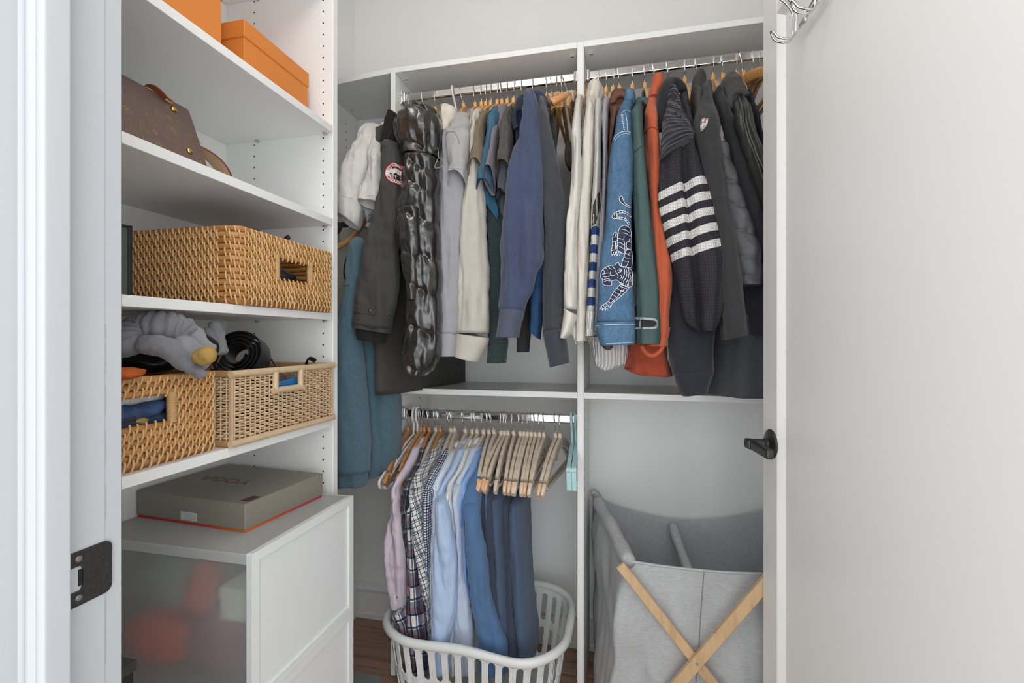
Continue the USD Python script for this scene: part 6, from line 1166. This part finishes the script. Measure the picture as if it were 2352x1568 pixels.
# ================= hamper =================
CAN = uvmat('grey_canvas', [(0, 'bdbcba'), (.5, 'b0afad')], [(0, 'f2f2f2'), (.5, 'e6e6e6')], .0022, .0022, .95, bump=.5)
LOOK['grey_canvas'] = mat('grey_linen_canvas', 'b9babb', .95, bump=.7, bscale=320, var=.10, vscale=60, fibre=.2, fscale=260, stretch=(1, 1, 5)); CAN = LOOK['grey_canvas']
BAM = wood('bamboo', 'c3a37c', 'b08f69', (40, 40, 8), .4)
def hamper():
    zt = H-.577
    t = thing('laundry_hamper', 'grey canvas laundry hamper with a crossed bamboo frame in the right lower bay', 'laundry hamper', (.2, 1.5, 0))
    BL, FL_, FR, BR_ = np.array([-.096, 1.755, zt+.010]), np.array([.016, 1.275, zt]), np.array([.46, 1.305, zt+.002]), np.array([.50, 1.76, zt+.012])
    def edge(a, b, sag, n, bow=(0, 0)):
        q = np.linspace(0, 1, n, endpoint=False)[:, None]; p = a*(1-q)+b*q; p[:, 2] -= sag*np.sin(np.pi*q[:, 0])**.8; p[:, :2] += np.sin(np.pi*q)*np.array(bow); return p
    rim = np.vstack([edge(FL_, FR, .010, 40, (0, -.006)), edge(FR, BR_, .004, 30, (.008, 0)), edge(BR_, BL, .072, 40, (0, .01)), edge(BL, FL_, .004, 30, (-.006, 0))])
    base = np.vstack([edge(np.array([-.05, 1.29, .03]), np.array([.46, 1.31, .03]), 0, 40), edge(np.array([.46, 1.31, .03]), np.array([.48, 1.74, .03]), 0, 30), edge(np.array([.48, 1.74, .03]), np.array([-.088, 1.73, .03]), 0, 40), edge(np.array([-.088, 1.73, .03]), np.array([-.05, 1.29, .03]), 0, 30)])
    R = []
    for q in np.linspace(0, 1, 60):
        p = rim*(1-q)+base*q; c = p.mean(0); b = math.sin(math.pi*min(1, q*1.0))
        out = (p-c)*[1, 1, 0]; out /= np.linalg.norm(out, axis=1)[:, None]
        w = np.tanh((meshkit.fbm(p*np.array([9, 9, 3.2])+4, 3, 2)-.5)*5)*.016+(meshkit.fbm(p*np.array([26, 26, 8]), 3, 8)-.5)*.022
        w = w+.012*np.tanh((meshkit.fbm(np.c_[p[:, 0]*6+p[:, 2]*3, p[:, 1]*6, p[:, 2]*3.5-p[:, 0]*4]+2, 2, 12)-.5)*7)*math.sin(math.pi*min(1, q*1.3))
        dr = 1-np.exp(-q*14)
        p = p+out*((b*.014+w)*dr)[:, None]; p[:, 0] = np.maximum(p[:, 0], -.112); p[:, 1] = np.clip(p[:, 1], 1.2515, 1.792); 
        lf = np.clip((.05-p[:, 0])/.12, 0, 1); p[:, 0] -= 0*lf*(.016*np.sin(np.pi*np.clip((q-.25)/.9, 0, 1))-.010*np.exp(-((q-.10)/.08)**2))
        R.append(p)
    R = np.array(R)
    inner = []
    for q in np.linspace(0, .96, 30):
        p = rim*(1-q)+base*q; c = p.mean(0); out = (p-c)*[1, 1, 0]; out /= np.linalg.norm(out, axis=1)[:, None]
        w = np.tanh((meshkit.fbm(p*np.array([11, 11, 5])+14, 3, 5)-.5)*5)*.010
        inner.append(p-out*(.004+(.012+w)*(1-np.exp(-q*10)))[:, None])
    rings = np.concatenate([np.array(inner)[::-1], R])
    bag = part(t, 'bag', skin(rings, False, True)[:2], CAN, smooth=True)
    part(bag, 'rim_hem', tube(rim, .0032, 8, True), CAN, smooth=True)
    def sleeve_(a, b, r0, r1): 
        n = 26; q = np.linspace(0, 1, n); p = a+(b-a)*q[:, None]; p[:, 2] -= .003*np.sin(q*9); return tube(p, np.linspace(r0, r1, n)*(1+.08*np.sin(q*17)), 14)
    d = FL_-BL
    part(bag, 'pole_sleeve', sleeve_(BL+d*.16+[0, 0, .006], FL_+[.004, -.004, .001], .020, .0195), CAN, smooth=True)
    part(bag, 'sleeve_end', tube(spline([BL+d*.085+[-.016, 0, .012], BL+d*.03+[-.012, 0, .020], BL+[0, 0, .020], BL+d*.02+[.014, 0, .012], BL+d*.11+[.020, 0, -.006]], 20), .0035, 8), CAN, smooth=True)
    part(t, 'side_pole', tube([BL-[0, 0, .004], BL+d*.2], .008, 8), BAM)
    v = lambda a: np.array(a)
    def bar(p, q, w, th, nrm):
        ax = q-p; L = np.linalg.norm(ax); ax = ax/L; n = np.array(nrm, float); n = n-ax*(n@ax); n /= np.linalg.norm(n); u = np.cross(ax, n)
        return frame_to(box((0, -w/2, -th/2), (L, w/2, th/2), .0015), p, ax, u, n)
    p1, p2 = atY(1424, 1296, 1.244), atY(1600, 1520, 1.244); e1 = p1+(p2-p1)*((p1[2]-.015)/(p1[2]-p2[2]))
    part(t, 'cross_bar', bar(p1, e1, .024, .013, (0, -1, 0)), BAM)
    p1, p2 = atY(1752, 1345, 1.230), atY(1600, 1520, 1.230); e2 = p1+(p2-p1)*((p1[2]-.015)/(p1[2]-p2[2]))
    part(t, 'cross_bar', bar(p1+(p1-p2)*.35, e2, .027, .014, (0, -1, 0)), BAM)
    part(t, 'pivot_bolt', turn(lathe([(.0001, .0), (.004, 0), (.004, .026), (.0001, .026)], 12), rot((1, 0, 0), -90), (p2[0], 1.2225, p2[2])), STEEL)
    part(bag, 'inner_pole', sleeve_(v([.175, 1.735, zt-.072]), v([.235, 1.34, zt-.22]), .0155, .015), CAN, smooth=True)
    part(bag, 'seam', tube(np.array([R[i, 17]+[0, -.0012, 0] for i in range(0, 60)]), .0012, 5), mat('canvas_seam', '858482', .9))
hamper()
# mat on the floor
p = [atZ(a, b, 0.004) for a, b in ((884, 1558), (800, 1543))]
m_ = Polygon([(-1.05, .95), (p[0][0], .95), (p[0][0], p[0][1]), (-1.05, p[0][1])]).buffer(-.03).buffer(.03)
single('floor_mat', turn(extrude(m_, .009), np.eye(3), (0, 0, .0005)), mat('grey_mat', '8e9392', .95, bump=.8, bscale=500, var=.06, vscale=80), 'grey floor mat with a rounded corner beside the plastic drawers', 'mat')

# ================= hook rack on the door =================
def rack():
    t = thing('hook_rack', 'chrome wire hook rack fixed high on the open door', 'hook rack', DP(.14, 0, H+.66))
    def dp(px, py, n):      # the point n out of the door face seen at a pixel
        d = ray(px, py); o = dO+dN*n; k = (o @ dN)/(d @ dN); return d*k+[0, 0, H]
    def wire(pts, r=.0022, n=40): return tube(spline(pts, n), r, 8)
    for off in (0, 1):
        o = np.array([0, 0, .0])
        a = [dp(1835+off*3, 66-off*8, .004), dp(1880, -4-off*18, .004), dp(1960, -112-off*18, .004)]
        part(t, 'rail', tube(a, .0024, 8), CHROME, smooth=True)
    base = dp(1829, 62, .006)
    s = dO-dD
    def hookset(c, k):
        # c: foot on the rail; a long prong rising outwards and a short hook below, both of doubled wire
        h = part(t, 'hook', cat(*[wire([c+(-dD)*w+np.array([0, 0, .012])+dN*.004, c+(-dD)*w+dN*.006+[0, 0, .030], c+(-dD)*w+dN*.018+[0, 0, .052], c+(-dD)*w+dN*.055+[0, 0, .078], c+(-dD)*w+dN*.075+[0, 0, .090]]) for w in (-.006, .006)]), CHROME, smooth=True)
        part(t, 'hook', cat(*[wire([c+(-dD)*w+dN*.004+[0, 0, .02], c+(-dD)*w+dN*.005-[0, 0, .012], c+(-dD)*w+dN*.018-[0, 0, .026], c+(-dD)*w+dN*.036-[0, 0, .022], c+(-dD)*(w*.7)+dN*.047-[0, 0, .008]]) for w in (-.006, .006)], wire([c-dD*-.0042+dN*.047-[0, 0, .008], c+dN*.049-[0, 0, .005], c-dD*.0042+dN*.047-[0, 0, .008]], n=10)), CHROME, smooth=True)
    c0 = dp(1831, 62, .004)
    for k in range(4): hookset(c0+(-dD)*.085*k, k)
    part(t, 'bracket', cat(rbox(c0-dD*.03-[.003, .006, .012], c0-dD*.03+[.003, .006, .012], .002)), CHROME, smooth=True)
rack()
